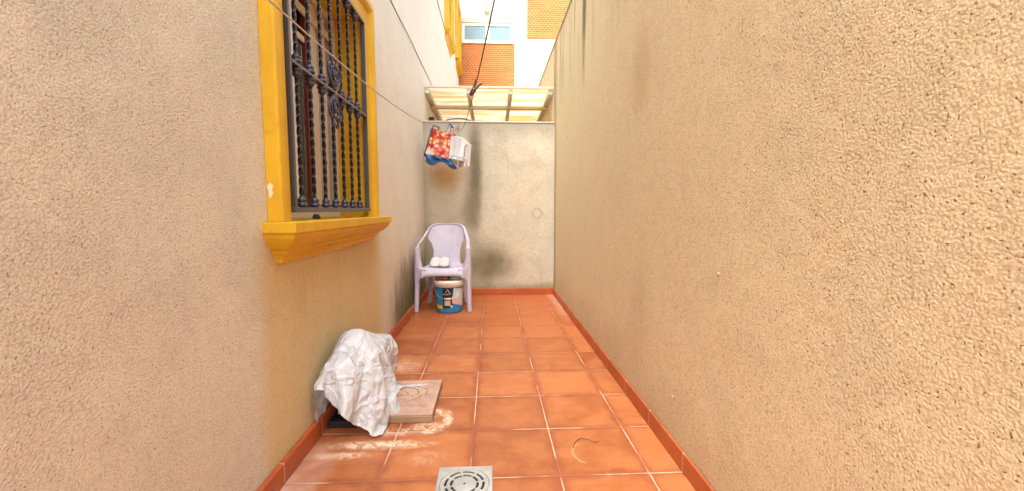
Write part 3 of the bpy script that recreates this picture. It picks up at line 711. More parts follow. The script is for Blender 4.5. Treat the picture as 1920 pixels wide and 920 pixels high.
# crumpled bag surface: per strip three rows of x, y, z in half millimetres
BAG_ROWS = (
    (32,17,6,1,1,6,10,11,17,20,11,8,13,21,33,54,70,68,56,55,39,21,4,5,26,39,64,70,70,60,42,25,16,34,42,46,37,39,39,32,16,1,18,34,45,51,49,49,48,32,25,28,2),
    (193,216,243,261,280,301,326,354,373,392,415,441,468,492,508,521,545,564,581,611,619,622,638,663,655,639,641,673,711,726,731,749,777,801,813,832,817,798,781,766,762,778,801,827,852,872,884,886,895,905,941,978,1016),
    (60,71,82,88,92,96,106,122,137,152,168,178,181,185,190,202,217,225,234,242,252,267,275,277,279,288,292,290,291,295,292,287,285,292,295,295,280,269,255,241,224,212,204,197,185,173,150,115,74,32,22,10,0),
    (30,16,7,4,2,3,5,7,13,23,19,12,11,22,24,44,66,68,61,62,48,27,3,16,39,57,70,70,70,54,40,24,10,27,45,29,30,33,22,7,3,24,40,52,55,58,53,44,45,34,36,32,11),
    (182,208,230,245,264,286,311,338,365,383,404,428,455,479,500,515,532,559,580,602,615,622,640,664,652,640,657,684,717,725,736,753,777,802,823,818,797,777,765,767,785,792,817,841,857,876,892,889,898,892,918,953,990),
    (86,97,105,109,112,117,129,147,166,180,192,199,201,203,211,224,237,249,257,263,275,295,300,297,299,307,313,314,315,317,319,315,315,313,312,299,289,279,266,250,236,223,218,214,205,199,178,132,104,55,24,13,2),
    (29,22,16,10,5,3,2,6,15,24,26,24,18,10,20,40,60,68,67,65,50,35,19,2,25,47,66,68,70,52,45,27,8,21,36,22,26,26,7,7,27,44,55,60,61,60,58,48,38,39,27,29,18),
    (174,200,218,234,253,275,299,326,353,371,392,419,447,475,494,506,523,548,571,596,611,623,637,652,659,639,666,693,719,733,750,763,778,802,826,811,791,770,766,786,788,799,819,837,856,879,898,900,897,906,897,926,965),
    (113,124,132,137,141,148,159,177,195,202,214,221,224,229,240,253,265,275,282,289,303,324,322,318,323,333,342,344,345,344,340,338,332,328,326,314,308,299,285,270,256,247,246,240,227,219,208,153,121,80,37,15,10),
    (34,26,21,20,11,4,2,11,19,25,22,16,9,5,20,32,54,62,70,70,50,37,20,15,10,30,55,63,57,56,38,17,12,31,24,17,21,18,1,20,40,56,63,65,60,53,57,55,39,36,26,21,18),
    (169,192,215,232,248,269,293,319,341,358,379,408,438,460,480,500,510,531,553,579,590,601,617,638,658,639,661,694,718,745,751,754,779,797,822,804,785,766,775,783,785,797,818,838,861,885,904,908,905,912,906,903,936),
    (138,146,156,166,177,183,193,207,214,222,238,246,253,260,275,290,301,308,312,318,329,347,339,340,351,363,376,371,366,365,362,358,352,343,341,331,327,321,310,299,288,281,277,264,252,241,226,185,137,111,61,25,13),
    (29,21,20,22,12,4,5,18,23,28,22,13,5,7,6,25,43,44,52,69,66,40,24,12,2,25,49,47,50,57,34,12,23,34,13,16,14,1,19,38,57,65,68,62,52,48,53,58,48,33,32,17,25),
    (163,184,209,233,252,269,292,315,327,344,367,396,423,441,465,479,494,515,535,553,576,585,605,626,645,639,662,695,717,743,747,750,774,800,813,793,774,762,767,774,784,804,822,845,869,897,915,916,915,915,919,912,910),
    (157,162,169,180,193,206,218,229,237,247,262,273,284,294,310,326,336,341,346,351,363,361,361,366,378,396,398,385,386,387,385,383,372,364,356,350,346,337,327,319,313,310,300,291,281,270,249,212,162,128,86,46,14),
    (22,19,25,18,8,3,6,18,25,27,29,23,13,3,6,29,32,35,42,56,72,45,33,16,1,23,34,46,65,52,34,13,20,30,7,4,1,19,33,55,60,70,63,55,45,53,57,54,55,41,31,22,13),
    (156,178,203,227,252,269,291,305,317,334,359,387,414,429,455,469,490,509,524,541,565,578,605,624,641,644,673,700,712,736,735,744,771,799,805,783,765,765,778,776,798,816,835,856,879,906,926,924,927,924,928,921,918),
    (179,181,185,196,213,227,243,255,263,272,284,300,316,330,342,348,352,356,362,373,379,380,383,392,407,423,422,413,409,414,411,407,396,388,378,369,364,353,342,335,331,329,324,315,304,295,283,230,194,145,115,67,35),
    (17,21,31,15,6,2,4,17,24,26,29,31,24,13,0,20,36,36,45,62,72,48,36,9,5,21,36,49,70,58,40,18,18,29,3,2,21,40,50,72,70,59,51,45,50,57,62,57,55,48,33,27,11),
    (146,172,201,226,243,261,283,304,316,333,354,378,400,420,436,456,482,498,513,530,556,576,605,618,643,660,676,696,707,721,723,731,760,788,795,772,772,771,788,785,806,822,839,861,886,913,928,927,935,933,931,932,926),
    (204,206,210,223,238,255,272,281,287,296,309,324,341,353,363,373,380,382,386,393,402,407,412,423,437,444,452,448,442,445,440,430,424,419,411,403,389,371,356,343,342,339,336,331,324,316,303,259,215,173,138,91,53),
    (21,28,27,13,6,3,4,12,19,15,20,30,32,23,10,4,27,40,54,66,59,58,38,16,13,27,46,54,70,66,47,23,19,28,1,23,44,60,58,72,57,50,45,46,51,58,62,62,59,46,40,27,16),
    (139,171,190,208,227,248,274,302,317,335,354,371,391,408,425,451,473,486,502,525,552,582,603,604,622,639,658,687,693,708,716,719,746,775,786,784,783,778,769,785,807,826,844,866,892,918,935,934,933,943,939,938,933),
    (234,240,246,257,272,287,297,306,314,321,334,348,363,376,388,401,414,419,421,426,433,439,448,453,461,461,460,469,465,465,460,452,452,454,450,435,416,397,378,366,354,353,355,355,351,344,326,291,239,203,159,119,73),
    (29,39,22,12,7,6,12,12,5,9,15,23,34,27,13,3,16,35,54,67,63,64,51,28,25,37,53,67,59,70,49,27,29,26,14,34,56,57,68,59,49,46,52,51,52,59,62,64,62,50,39,33,23),
    (135,156,169,187,212,240,268,296,312,331,350,369,385,404,422,448,474,491,507,526,547,570,588,587,607,624,647,679,687,696,700,710,737,764,791,785,769,755,760,781,809,831,848,870,895,920,940,939,937,941,947,944,942),
    (266,274,284,297,303,312,323,337,343,352,363,375,386,399,410,419,426,433,443,454,465,474,481,483,486,479,475,476,478,481,472,473,477,486,477,455,436,426,409,393,380,377,381,385,384,376,355,310,271,223,188,148,94),
    (43,32,18,12,12,12,2,0,8,9,16,33,30,31,20,5,9,25,40,51,67,67,59,33,43,50,60,69,58,70,54,30,23,8,25,46,52,67,61,51,49,56,60,62,57,59,59,60,62,54,44,36,27),
    (128,139,156,179,206,236,264,286,301,321,341,360,378,398,417,437,466,485,497,511,528,555,580,579,597,616,643,671,674,683,702,708,733,758,783,775,752,746,762,785,817,839,854,873,895,920,939,950,942,940,953,950,947),
    (295,306,306,311,322,338,355,361,368,383,397,402,412,423,433,439,443,447,453,465,477,488,500,509,509,501,495,494,492,495,492,495,501,507,496,473,455,454,443,426,413,408,413,417,417,408,386,334,297,250,207,171,121),
    (37,26,16,14,10,5,0,8,1,6,19,24,39,28,23,14,6,17,29,43,59,70,63,37,44,52,63,69,55,66,56,35,13,13,43,55,61,68,53,54,60,64,60,58,64,64,63,60,65,57,50,36,33),
    (113,128,150,175,203,233,259,272,290,312,333,352,359,374,393,419,450,478,489,499,517,544,573,577,598,616,640,665,666,679,702,717,731,761,768,751,736,752,764,792,824,849,862,878,897,919,938,954,951,946,950,961,950),
    (320,327,327,332,349,371,381,379,385,400,419,432,436,444,457,464,469,473,478,489,502,513,526,535,535,526,520,519,515,519,517,517,522,529,519,494,481,484,474,461,447,441,445,447,443,433,412,363,318,284,231,190,149),
    (33,24,17,15,10,10,10,1,0,10,11,22,35,38,47,37,22,12,29,40,51,53,68,45,52,59,66,66,50,57,52,30,14,26,49,53,69,56,66,68,69,68,65,60,62,60,62,61,65,60,52,41,35),
    (100,119,145,171,199,231,247,261,280,301,327,348,349,365,386,411,437,468,483,498,518,546,565,572,592,611,636,659,660,677,702,716,736,761,748,729,742,755,776,805,838,855,868,881,899,918,935,951,967,954,950,964,960),
    (343,353,355,363,381,404,400,401,409,425,443,458,466,474,478,485,493,502,509,521,534,542,557,563,560,556,554,554,551,555,554,551,553,553,539,514,507,507,502,490,478,476,479,480,475,464,440,393,342,304,261,212,171),
    (35,28,20,15,12,19,13,1,1,3,10,24,38,53,58,53,39,26,18,25,37,40,63,60,43,48,64,65,47,49,48,32,18,39,46,61,65,56,72,69,68,64,59,61,55,45,48,63,64,62,53,43,49),
    (95,117,145,171,199,218,238,252,272,295,318,342,354,363,383,404,426,451,476,501,519,545,555,579,590,611,633,652,652,673,700,719,739,750,731,721,753,773,793,822,842,858,872,886,902,923,936,949,967,968,958,960,971),
    (366,381,386,394,412,424,425,428,437,452,468,481,487,490,498,510,517,526,540,553,568,567,577,581,588,587,587,584,577,581,586,588,585,578,561,539,528,524,526,518,509,508,510,502,497,496,470,419,374,326,292,240,190),
    (42,36,29,24,24,17,12,5,13,10,20,28,49,54,69,67,53,47,39,33,27,32,50,67,50,45,56,70,51,41,46,26,28,48,51,68,56,64,71,55,52,54,55,53,45,37,36,56,63,60,57,48,50),
    (95,118,145,170,190,207,228,248,269,288,308,331,349,369,383,400,417,440,459,479,508,538,561,574,585,610,635,647,648,668,694,712,735,736,719,719,746,778,808,828,844,861,878,893,911,933,948,947,964,984,968,965,974),
    (389,407,414,422,437,448,450,457,466,481,492,504,508,513,519,535,543,551,566,581,582,581,591,604,610,604,597,593,588,590,599,606,614,603,586,565,552,545,545,545,534,536,532,519,510,509,504,447,403,353,312,271,216),
    (49,46,43,34,27,23,23,20,14,16,23,37,42,56,74,78,67,63,57,42,33,42,42,61,64,48,55,68,59,35,42,28,37,54,60,72,54,57,69,56,42,41,45,40,36,33,36,41,60,57,65,53,50),
    (93,114,138,160,181,203,226,247,266,285,303,321,347,370,380,397,410,431,453,474,502,532,560,566,587,610,632,637,650,658,683,705,727,723,707,723,747,780,812,838,850,870,888,905,926,951,965,953,962,979,986,975,975),
    (410,426,438,448,464,473,477,485,499,512,521,526,531,536,541,554,568,578,585,591,594,595,611,629,627,623,614,608,608,610,621,631,639,626,611,594,580,571,571,572,562,562,551,534,524,522,521,477,429,387,337,298,246),
    (61,51,41,34,30,31,34,28,25,31,29,36,43,54,72,88,78,68,63,50,43,53,44,49,67,67,58,68,53,48,35,36,48,56,77,62,54,52,66,42,37,35,33,32,30,31,34,37,46,61,59,62,52),
    (83,104,118,136,160,189,217,240,262,283,300,322,347,366,376,391,409,430,456,477,503,530,549,569,588,615,628,635,631,653,675,701,721,708,708,729,758,792,823,841,862,881,898,919,942,967,983,969,963,979,997,988,984),
    (429,444,459,474,485,491,497,509,522,534,545,550,554,557,561,569,586,598,603,609,614,616,637,659,650,642,641,638,633,641,652,662,660,643,632,625,611,598,596,593,590,585,569,553,543,542,540,508,455,415,368,320,277),
    (66,54,42,34,33,39,44,36,38,37,39,44,48,54,73,95,89,77,68,61,57,69,62,49,54,69,70,54,56,58,45,47,66,75,80,62,59,74,49,42,43,45,42,37,29,31,31,33,38,54,57,67,56),
    (75,86,98,114,139,170,201,227,254,275,295,318,345,363,376,393,416,433,458,483,504,524,538,559,585,599,617,616,635,659,679,701,708,697,719,741,773,800,822,846,871,890,910,931,955,975,997,990,974,977,992,1008,994),
    (451,461,472,486,498,506,514,530,543,556,564,568,573,577,581,588,603,616,624,632,640,646,667,674,669,665,668,665,668,673,682,688,680,662,654,651,642,623,623,620,613,606,591,576,566,562,556,533,482,441,397,346,305),
    (64,56,47,41,41,50,57,49,47,51,53,50,54,59,74,93,107,95,89,83,79,80,78,58,57,76,62,69,71,61,55,63,75,89,75,63,78,75,55,47,53,50,46,39,29,28,27,30,36,41,56,63,63),
    (55,68,82,97,120,151,185,215,244,264,287,312,340,359,380,394,405,421,449,478,503,517,539,550,572,583,597,619,642,663,685,703,691,708,729,755,777,809,826,851,873,896,917,938,960,981,998,1006,994,984,994,1007,1010),
    (469,475,483,495,510,523,536,556,570,576,580,587,592,599,606,612,614,627,636,648,666,682,678,686,691,691,699,699,700,705,708,706,696,688,681,670,650,643,644,639,633,630,620,606,594,587,576,552,509,463,430,371,328),
    (83,72,61,55,54,64,72,66,65,66,61,66,64,66,79,88,99,117,102,94,104,95,88,73,68,83,74,77,82,74,66,78,89,80,73,87,92,76,69,53,47,52,40,34,31,41,41,27,26,39,47,59,63),
    (52,67,79,92,111,139,171,203,234,254,278,306,333,354,377,388,400,417,439,469,494,513,533,543,558,573,594,620,646,669,689,698,690,714,744,765,787,804,830,854,873,896,917,938,961,983,1006,1010,1011,998,997,1006,1023),
    (488,488,495,507,525,544,563,584,596,597,600,602,614,626,636,640,640,640,657,674,692,689,687,700,716,724,735,736,731,728,729,718,704,703,704,683,664,661,655,658,654,651,649,640,629,618,599,568,532,486,452,400,347),
    (107,86,82,80,77,83,93,88,84,73,72,82,79,80,87,101,110,122,126,109,107,111,109,93,92,90,88,96,83,78,88,97,102,86,90,98,103,95,84,69,53,46,42,43,54,53,55,44,27,29,43,58,68),
    (43,65,82,96,111,134,163,196,229,248,274,301,319,340,367,376,389,409,440,462,490,507,525,533,552,567,591,616,639,664,675,685,703,722,755,776,784,805,833,863,874,895,917,939,959,981,1003,1017,1024,1015,1011,1015,1022),
    (487,502,508,521,542,566,583,598,616,617,618,619,637,652,664,663,667,668,674,698,707,703,706,721,736,757,761,759,760,756,740,728,717,724,719,703,686,677,671,673,677,672,669,668,659,650,627,582,561,507,471,427,371),
    (132,110,94,93,100,104,106,100,92,85,87,99,104,96,104,110,103,120,136,130,119,115,122,112,115,112,105,106,104,106,99,106,117,102,114,116,103,99,98,80,61,62,62,60,48,38,41,58,51,41,45,55,73),
    (44,53,75,99,115,131,158,185,212,245,271,293,309,324,352,383,399,413,438,468,481,498,516,530,554,572,593,614,637,655,677,692,709,732,760,780,785,805,832,861,886,907,927,946,961,981,1002,1033,1031,1035,1030,1032,1032),
    (484,502,523,544,563,588,595,611,635,637,635,636,654,671,673,682,686,690,696,710,729,726,728,746,760,778,785,788,783,767,766,753,741,748,734,727,714,704,694,696,701,694,690,688,681,674,655,604,575,530,488,454,395),
    (151,132,118,111,115,122,109,108,108,101,106,113,114,120,110,103,105,119,138,147,135,126,126,125,125,126,124,130,124,123,119,130,127,119,113,112,107,119,101,90,73,66,58,53,48,43,42,54,61,59,59,58,77),
    (53,57,66,87,112,127,147,172,197,228,255,278,295,318,341,376,406,424,444,470,474,489,514,539,565,589,606,619,636,654,678,691,715,741,770,787,801,809,827,855,881,906,934,949,966,985,1009,1045,1051,1054,1046,1051,1049),
    (479,497,523,554,582,603,609,623,647,651,644,653,672,677,689,698,706,707,716,721,741,750,753,765,779,791,803,795,796,785,784,769,768,765,751,747,739,724,722,722,720,714,705,698,692,686,680,626,592,553,504,475,417),
    (151,135,123,123,138,119,131,131,129,134,138,139,139,140,131,114,121,135,146,155,156,144,138,140,142,144,146,146,146,140,142,149,145,136,133,136,125,117,119,114,99,89,81,77,76,75,78,82,88,88,81,82,101),
    (63,68,81,103,124,136,156,179,204,222,251,272,294,316,343,371,400,420,442,461,484,490,514,545,567,582,605,631,643,662,683,703,724,743,766,791,796,811,832,862,884,910,935,954,972,994,1020,1053,1058,1066,1062,1057,1065),
    (467,484,504,533,568,577,587,606,631,661,653,671,685,696,697,711,711,718,737,746,738,757,768,778,792,805,815,812,803,798,786,780,784,769,754,743,753,744,732,735,718,713,699,686,679,673,674,631,598,549,506,473,421),
    (143,140,130,136,127,130,154,165,160,157,163,165,160,162,159,143,143,153,167,166,166,162,154,159,162,167,169,170,166,161,158,164,169,162,159,160,146,137,139,139,126,113,109,108,110,110,113,104,110,111,108,105,120),
    (70,80,95,119,138,157,153,171,201,209,233,259,287,312,341,370,389,412,428,447,473,499,514,548,559,577,598,626,654,673,695,715,727,745,769,797,804,820,844,870,897,916,934,954,976,1000,1027,1059,1067,1066,1064,1064,1070),
    (450,471,489,514,544,572,587,613,627,655,666,672,675,694,705,704,726,740,751,758,753,755,782,792,804,808,821,815,815,807,799,793,778,767,759,755,761,756,746,724,710,693,684,676,669,667,665,635,602,545,507,474,431),
    (132,136,135,123,142,144,155,175,195,176,182,182,181,186,188,174,173,182,193,186,180,176,177,178,182,184,189,189,187,183,179,182,183,181,177,179,176,166,162,160,153,149,149,149,143,139,135,133,133,132,135,130,139),
    (79,90,109,133,152,168,174,183,184,204,217,244,273,303,334,370,394,406,422,435,460,491,527,536,551,569,592,620,646,668,685,710,734,749,771,801,813,819,840,867,894,911,929,950,974,1002,1029,1065,1068,1075,1080,1073,1075),
    (428,453,476,498,522,552,579,596,617,628,655,660,666,679,693,695,714,726,736,755,770,777,784,802,802,814,823,824,819,810,801,791,792,784,775,766,752,736,721,702,688,681,677,670,666,663,659,635,597,541,505,465,418),
    (122,121,122,140,172,170,169,184,196,205,203,202,202,210,213,203,202,209,209,207,211,209,208,205,203,207,212,215,213,207,200,198,202,209,202,195,191,192,192,189,184,179,170,164,161,161,162,166,155,154,165,159,159),
    (97,102,119,137,140,158,157,169,164,195,214,234,264,295,333,375,391,405,422,440,458,492,523,532,544,566,590,617,642,664,684,714,736,748,768,790,807,818,839,868,895,909,924,944,971,1003,1033,1071,1066,1072,1087,1084,1081),
    (407,433,460,487,509,540,566,580,606,613,640,658,662,676,684,690,698,707,722,741,768,784,788,794,806,815,822,823,822,816,811,804,794,783,774,754,733,719,706,691,680,676,671,675,673,669,659,633,588,541,504,453,406),
    (138,143,140,157,183,198,190,193,211,231,228,221,222,231,237,229,231,236,230,232,231,243,243,235,232,235,241,245,243,235,225,221,218,221,221,214,210,209,211,213,209,199,186,183,184,188,193,186,178,176,184,190,181),
    (118,114,129,134,145,146,142,150,162,193,211,234,260,297,336,368,384,402,426,452,477,500,511,526,547,572,598,623,645,665,687,719,728,739,758,783,806,818,839,870,904,916,926,941,970,1008,1040,1077,1067,1073,1093,1091,1091),
    (387,414,443,476,492,524,553,573,593,604,633,649,662,668,682,686,690,702,717,734,756,783,792,800,808,814,820,822,823,815,807,801,784,769,755,739,723,715,705,694,682,680,681,666,663,663,648,630,582,544,500,449,406),
    (160,168,168,178,199,220,219,216,229,252,254,244,240,253,265,257,259,254,251,255,246,251,252,267,264,266,269,265,259,261,255,242,237,238,242,238,232,228,229,233,235,221,214,211,211,216,213,208,204,199,205,221,209),
    (124,130,125,130,140,126,138,150,164,194,218,238,264,298,339,358,379,399,428,459,488,494,514,531,557,585,607,630,652,673,696,711,724,743,769,798,813,823,842,874,912,926,930,945,976,1018,1052,1077,1068,1076,1102,1090,1095),
    (360,399,430,461,479,507,541,560,582,598,620,640,654,670,686,685,693,711,730,744,754,770,777,794,805,811,815,820,813,815,807,788,776,766,756,746,735,727,715,705,695,692,676,663,657,654,661,623,581,547,497,452,416),
    (179,191,197,203,221,245,245,244,252,275,278,270,265,275,290,285,283,276,269,271,262,262,269,283,287,289,284,280,278,279,277,272,260,255,255,262,264,255,250,251,256,256,247,241,240,239,239,230,230,220,235,244,230),
    (112,124,125,125,135,122,141,148,170,196,224,240,263,296,338,354,380,409,441,460,479,496,515,537,560,574,595,619,647,675,691,713,731,756,784,800,813,826,849,881,918,935,940,959,993,1035,1055,1063,1076,1096,1106,1098,1112),
    (336,375,415,444,465,493,528,551,569,590,606,630,649,667,681,690,701,713,718,724,732,749,768,788,789,801,804,808,807,812,789,786,778,768,757,745,739,735,728,715,700,690,676,666,660,670,661,615,580,550,499,453,425),
    (199,210,221,232,238,259,267,271,278,294,304,295,295,299,299,303,296,294,294,287,288,290,298,303,309,306,303,301,300,298,303,302,287,280,281,286,289,281,276,275,278,282,283,273,271,276,265,258,253,257,276,245,232),
    (98,112,117,121,110,124,141,151,175,205,234,252,268,301,347,365,395,420,430,449,465,484,507,541,552,571,588,609,636,663,689,711,739,761,770,785,801,819,845,878,913,945,966,990,1017,1032,1047,1067,1097,1109,1107,1118,1140),
    (321,353,390,420,450,477,515,543,562,577,587,605,631,643,652,674,681,693,699,701,720,740,760,766,777,782,791,799,803,791,790,773,767,760,740,727,720,716,710,701,691,682,678,679,675,667,651,615,590,547,503,459,435),
    (223,223,237,252,256,268,285,294,301,308,313,322,328,321,312,312,315,310,308,314,318,325,329,336,334,334,329,324,330,330,331,326,317,311,312,317,310,305,301,301,302,301,302,304,303,298,292,286,277,291,271,248,252),
    (92,94,101,100,95,110,130,157,181,204,235,260,274,308,353,377,405,418,430,443,464,479,508,537,558,573,588,607,630,660,689,715,748,755,765,783,801,822,849,880,911,939,967,988,1006,1024,1044,1076,1072,1082,1118,1142,1163),
    (310,341,374,403,436,471,505,528,548,559,568,580,603,614,628,651,675,671,674,690,704,728,737,750,756,767,772,776,786,786,784,764,765,745,727,719,711,704,697,690,686,684,688,677,665,657,646,626,574,540,509,462,437),
    (242,236,245,266,269,282,298,311,319,326,325,328,337,338,329,326,328,330,330,334,337,339,343,348,356,358,354,357,359,356,345,354,345,342,339,330,326,326,327,330,330,325,323,322,324,324,322,319,309,287,274,273,272),
    (75,78,84,84,85,101,137,163,187,203,234,258,272,305,354,385,411,424,440,453,464,482,506,534,562,582,595,607,632,663,691,724,747,760,776,795,815,837,863,891,917,942,960,979,1002,1028,1052,1076,1066,1070,1107,1139,1143),
    (308,336,366,392,426,463,489,507,527,548,561,573,588,606,616,633,654,662,661,680,705,724,733,736,745,742,742,756,761,760,752,758,751,735,724,723,711,699,690,686,688,689,678,663,655,654,647,615,560,529,495,448,417),
    (257,250,258,274,290,301,319,330,337,336,340,341,341,350,353,347,345,349,360,361,360,356,356,366,375,372,380,384,380,372,364,372,371,369,358,347,343,347,354,360,360,353,348,347,351,354,351,343,325,304,290,282,287),
    (56,64,74,68,74,102,140,163,190,214,234,253,272,306,353,389,417,436,437,452,470,491,511,532,559,587,597,614,638,667,699,729,751,771,792,814,837,859,883,908,931,949,963,983,1009,1041,1064,1077,1073,1065,1095,1113,1119),
    (306,333,358,386,416,449,476,487,506,529,556,567,572,588,610,621,635,646,662,685,705,716,719,726,731,721,728,736,734,732,730,743,739,730,725,723,714,699,686,688,685,680,663,652,652,655,647,599,548,519,478,427,394),
    (270,265,272,287,314,323,337,345,343,347,342,353,353,354,368,373,369,378,390,390,380,377,383,391,398,395,401,396,401,394,382,383,389,390,385,372,368,373,379,382,384,380,375,376,380,376,367,360,346,329,311,308,308),
    (40,48,60,58,72,106,145,166,196,223,244,259,279,317,360,393,420,436,435,456,476,499,516,537,564,590,603,622,645,675,702,734,757,782,809,828,852,877,898,919,944,963,979,999,1024,1054,1071,1066,1080,1071,1076,1094,1101),
    (301,328,350,379,401,431,455,464,481,509,533,549,551,561,586,610,619,639,658,678,686,698,708,711,715,705,711,712,723,726,713,718,722,720,717,704,699,699,688,676,679,671,658,651,658,651,635,587,539,509,457,405,377),
    (278,280,286,303,323,337,351,351,351,347,345,356,371,367,375,383,392,402,416,416,409,407,409,413,417,415,408,409,415,416,404,397,400,408,410,405,399,400,404,406,406,403,399,400,406,399,390,382,369,356,344,340,331),
    (26,34,44,52,73,111,152,174,205,229,248,274,292,328,369,401,423,432,432,458,479,500,519,542,568,597,611,630,652,680,705,734,760,783,807,827,848,870,891,912,938,966,994,1017,1039,1057,1069,1068,1077,1085,1085,1087,1095),
    (296,321,346,373,391,409,437,446,461,488,510,531,539,537,556,585,607,626,648,656,667,683,692,695,700,696,690,694,703,709,696,695,701,708,704,690,686,688,684,673,668,672,664,660,650,647,623,583,537,497,434,387,363),
    (285,298,308,321,329,339,350,363,368,361,354,364,386,383,401,403,412,423,439,449,440,437,435,435,436,424,425,423,432,437,426,416,414,421,428,429,431,427,427,426,426,423,425,429,434,427,417,406,397,387,378,362,355),
    (12,22,36,53,79,113,154,183,215,229,248,286,309,340,357,379,404,421,427,454,481,500,523,546,573,600,620,641,662,688,711,737,763,785,810,832,852,870,889,910,937,967,994,1017,1037,1053,1064,1076,1079,1082,1079,1086,1095),
    (290,314,340,365,378,393,417,435,448,469,488,512,523,515,544,577,595,612,636,644,651,668,674,678,682,674,677,676,685,693,680,676,680,689,695,682,676,677,679,671,665,662,662,656,650,641,619,578,536,479,420,379,347),
    (304,320,331,337,344,352,357,370,375,370,368,376,384,404,421,427,435,447,448,467,469,466,458,456,459,446,446,452,451,462,452,443,432,439,444,450,456,453,450,449,448,447,450,455,457,451,442,434,426,416,396,383,378),
    (0,20,44,66,85,114,155,194,221,232,249,287,332,320,335,358,384,407,435,455,479,502,528,553,579,605,630,653,679,698,719,745,769,791,813,836,864,877,893,914,942,973,1000,1021,1039,1056,1075,1076,1074,1068,1076,1089,1092),
    (280,301,326,353,369,379,394,415,426,446,466,488,505,523,545,569,589,601,610,624,638,652,652,653,659,651,651,659,662,676,664,665,660,670,675,676,668,668,669,667,663,658,652,646,640,634,617,565,523,468,415,374,333),
    (320,329,341,346,346,350,360,373,372,366,364,371,409,430,431,449,448,452,464,482,477,469,478,471,483,474,479,479,469,479,480,459,453,451,457,458,467,470,468,466,463,468,470,472,473,465,458,452,443,426,409,400,393),
    (10,40,67,88,107,130,164,203,231,244,260,298,324,316,340,367,398,424,446,463,487,509,535,562,585,608,631,656,679,701,726,742,766,786,803,823,850,883,896,914,941,973,997,1020,1038,1057,1076,1067,1063,1064,1084,1089,1086),
    (257,275,302,333,349,360,373,392,406,423,442,463,494,512,529,546,565,579,591,603,612,622,626,622,631,624,630,630,626,638,650,642,644,647,652,648,644,644,645,643,639,639,632,623,618,611,591,550,505,451,402,359,315),
    (332,341,352,355,348,353,372,365,365,365,374,398,427,448,446,465,469,467,483,489,472,477,477,495,489,505,500,494,488,474,490,475,474,469,469,472,471,479,485,488,483,481,472,474,486,479,474,462,455,441,426,415,408),
    (29,60,84,99,131,154,183,221,251,268,284,304,308,325,355,387,414,432,442,469,489,513,540,563,592,605,627,651,679,704,724,745,768,789,805,822,848,879,893,912,938,970,992,1014,1032,1055,1079,1068,1058,1072,1086,1080,1078),
    (234,250,277,309,325,334,353,374,389,405,423,450,484,495,511,530,549,557,572,574,584,596,597,598,596,606,602,603,606,612,622,616,628,630,628,626,618,615,616,617,611,609,600,593,592,587,575,530,489,436,388,346,302),
    (338,339,354,358,347,359,362,364,370,393,409,433,450,465,463,473,485,486,501,491,473,473,492,503,493,509,499,490,482,480,497,493,489,472,475,473,483,484,488,497,500,488,479,480,489,497,485,477,470,456,441,429,423),
    (46,68,94,125,152,178,208,230,259,276,280,297,314,340,374,400,410,427,439,469,492,519,539,565,586,596,619,648,681,710,717,735,758,777,804,832,854,871,887,908,934,963,985,1006,1028,1053,1078,1064,1063,1081,1070,1071,1072),
    (215,240,265,283,295,308,336,352,365,394,420,447,460,473,490,504,515,527,546,548,555,565,577,577,580,591,588,586,587,592,602,592,596,596,595,593,598,592,591,594,586,581,573,569,570,574,553,504,463,409,364,330,290),
    (338,340,344,357,348,353,359,366,383,408,436,453,472,475,481,487,499,506,513,493,475,476,490,508,496,513,507,500,493,488,500,485,479,486,472,475,487,491,496,507,508,495,486,490,503,509,504,495,483,471,456,444,442),
    (59,79,106,140,170,202,225,241,251,273,288,306,320,353,387,406,413,424,439,464,490,522,551,558,573,585,616,653,685,688,707,720,741,764,785,813,840,863,884,907,933,957,978,999,1019,1045,1071,1071,1076,1066,1063,1070,1067),
    (206,228,245,250,266,287,309,327,355,380,404,419,436,450,470,479,489,504,525,525,529,536,547,554,563,574,570,568,568,582,581,573,573,570,568,568,574,569,565,566,562,557,551,550,555,550,527,482,438,387,346,314,274),
    (346,340,339,357,366,367,377,391,411,436,456,469,488,498,503,504,511,516,522,503,480,481,489,504,513,523,529,525,521,508,488,501,491,476,479,483,494,499,508,520,513,504,494,503,518,523,520,511,495,485,470,464,464),
    (79,99,125,155,185,220,225,235,250,271,296,315,329,356,391,415,426,436,447,466,489,524,558,552,563,585,619,661,683,694,704,720,737,753,776,803,833,862,887,911,934,957,975,994,1013,1038,1065,1080,1082,1070,1062,1069,1066),
    (194,211,224,227,248,270,290,313,340,367,386,400,419,441,457,462,472,485,505,506,506,512,521,524,535,547,559,561,565,563,552,553,551,548,544,546,551,542,536,535,539,538,531,530,535,528,507,467,418,366,331,294,257),
    (334,334,340,351,374,383,384,405,431,461,468,481,502,517,514,517,525,530,514,491,491,484,489,504,521,535,538,536,516,512,502,492,479,476,478,479,489,499,512,512,502,498,508,510,525,524,518,509,498,487,468,472,463),
    (101,127,150,176,204,223,244,256,270,282,311,331,347,370,397,419,431,444,454,464,495,530,565,565,571,591,625,666,671,685,707,726,732,750,770,794,825,852,878,905,927,952,973,995,1015,1043,1070,1080,1071,1066,1067,1067,1056),
    (179,195,211,230,244,261,279,304,326,346,358,374,397,425,437,446,458,470,482,487,489,490,496,498,504,516,529,540,541,531,522,522,535,527,521,521,525,512,503,501,505,508,511,502,503,505,487,442,388,342,313,269,235),
    (329,335,348,359,369,387,411,433,451,477,481,497,514,530,530,528,534,518,498,499,496,488,491,507,525,544,539,533,516,500,486,476,479,481,478,477,490,500,509,501,499,503,515,525,530,524,518,508,503,486,467,476,466),
    (129,158,186,205,222,243,252,257,272,288,323,349,365,374,398,424,441,446,453,476,504,536,571,577,583,599,634,673,667,675,696,716,734,750,766,787,812,840,867,894,920,945,967,991,1019,1048,1067,1075,1066,1064,1068,1056,1049),
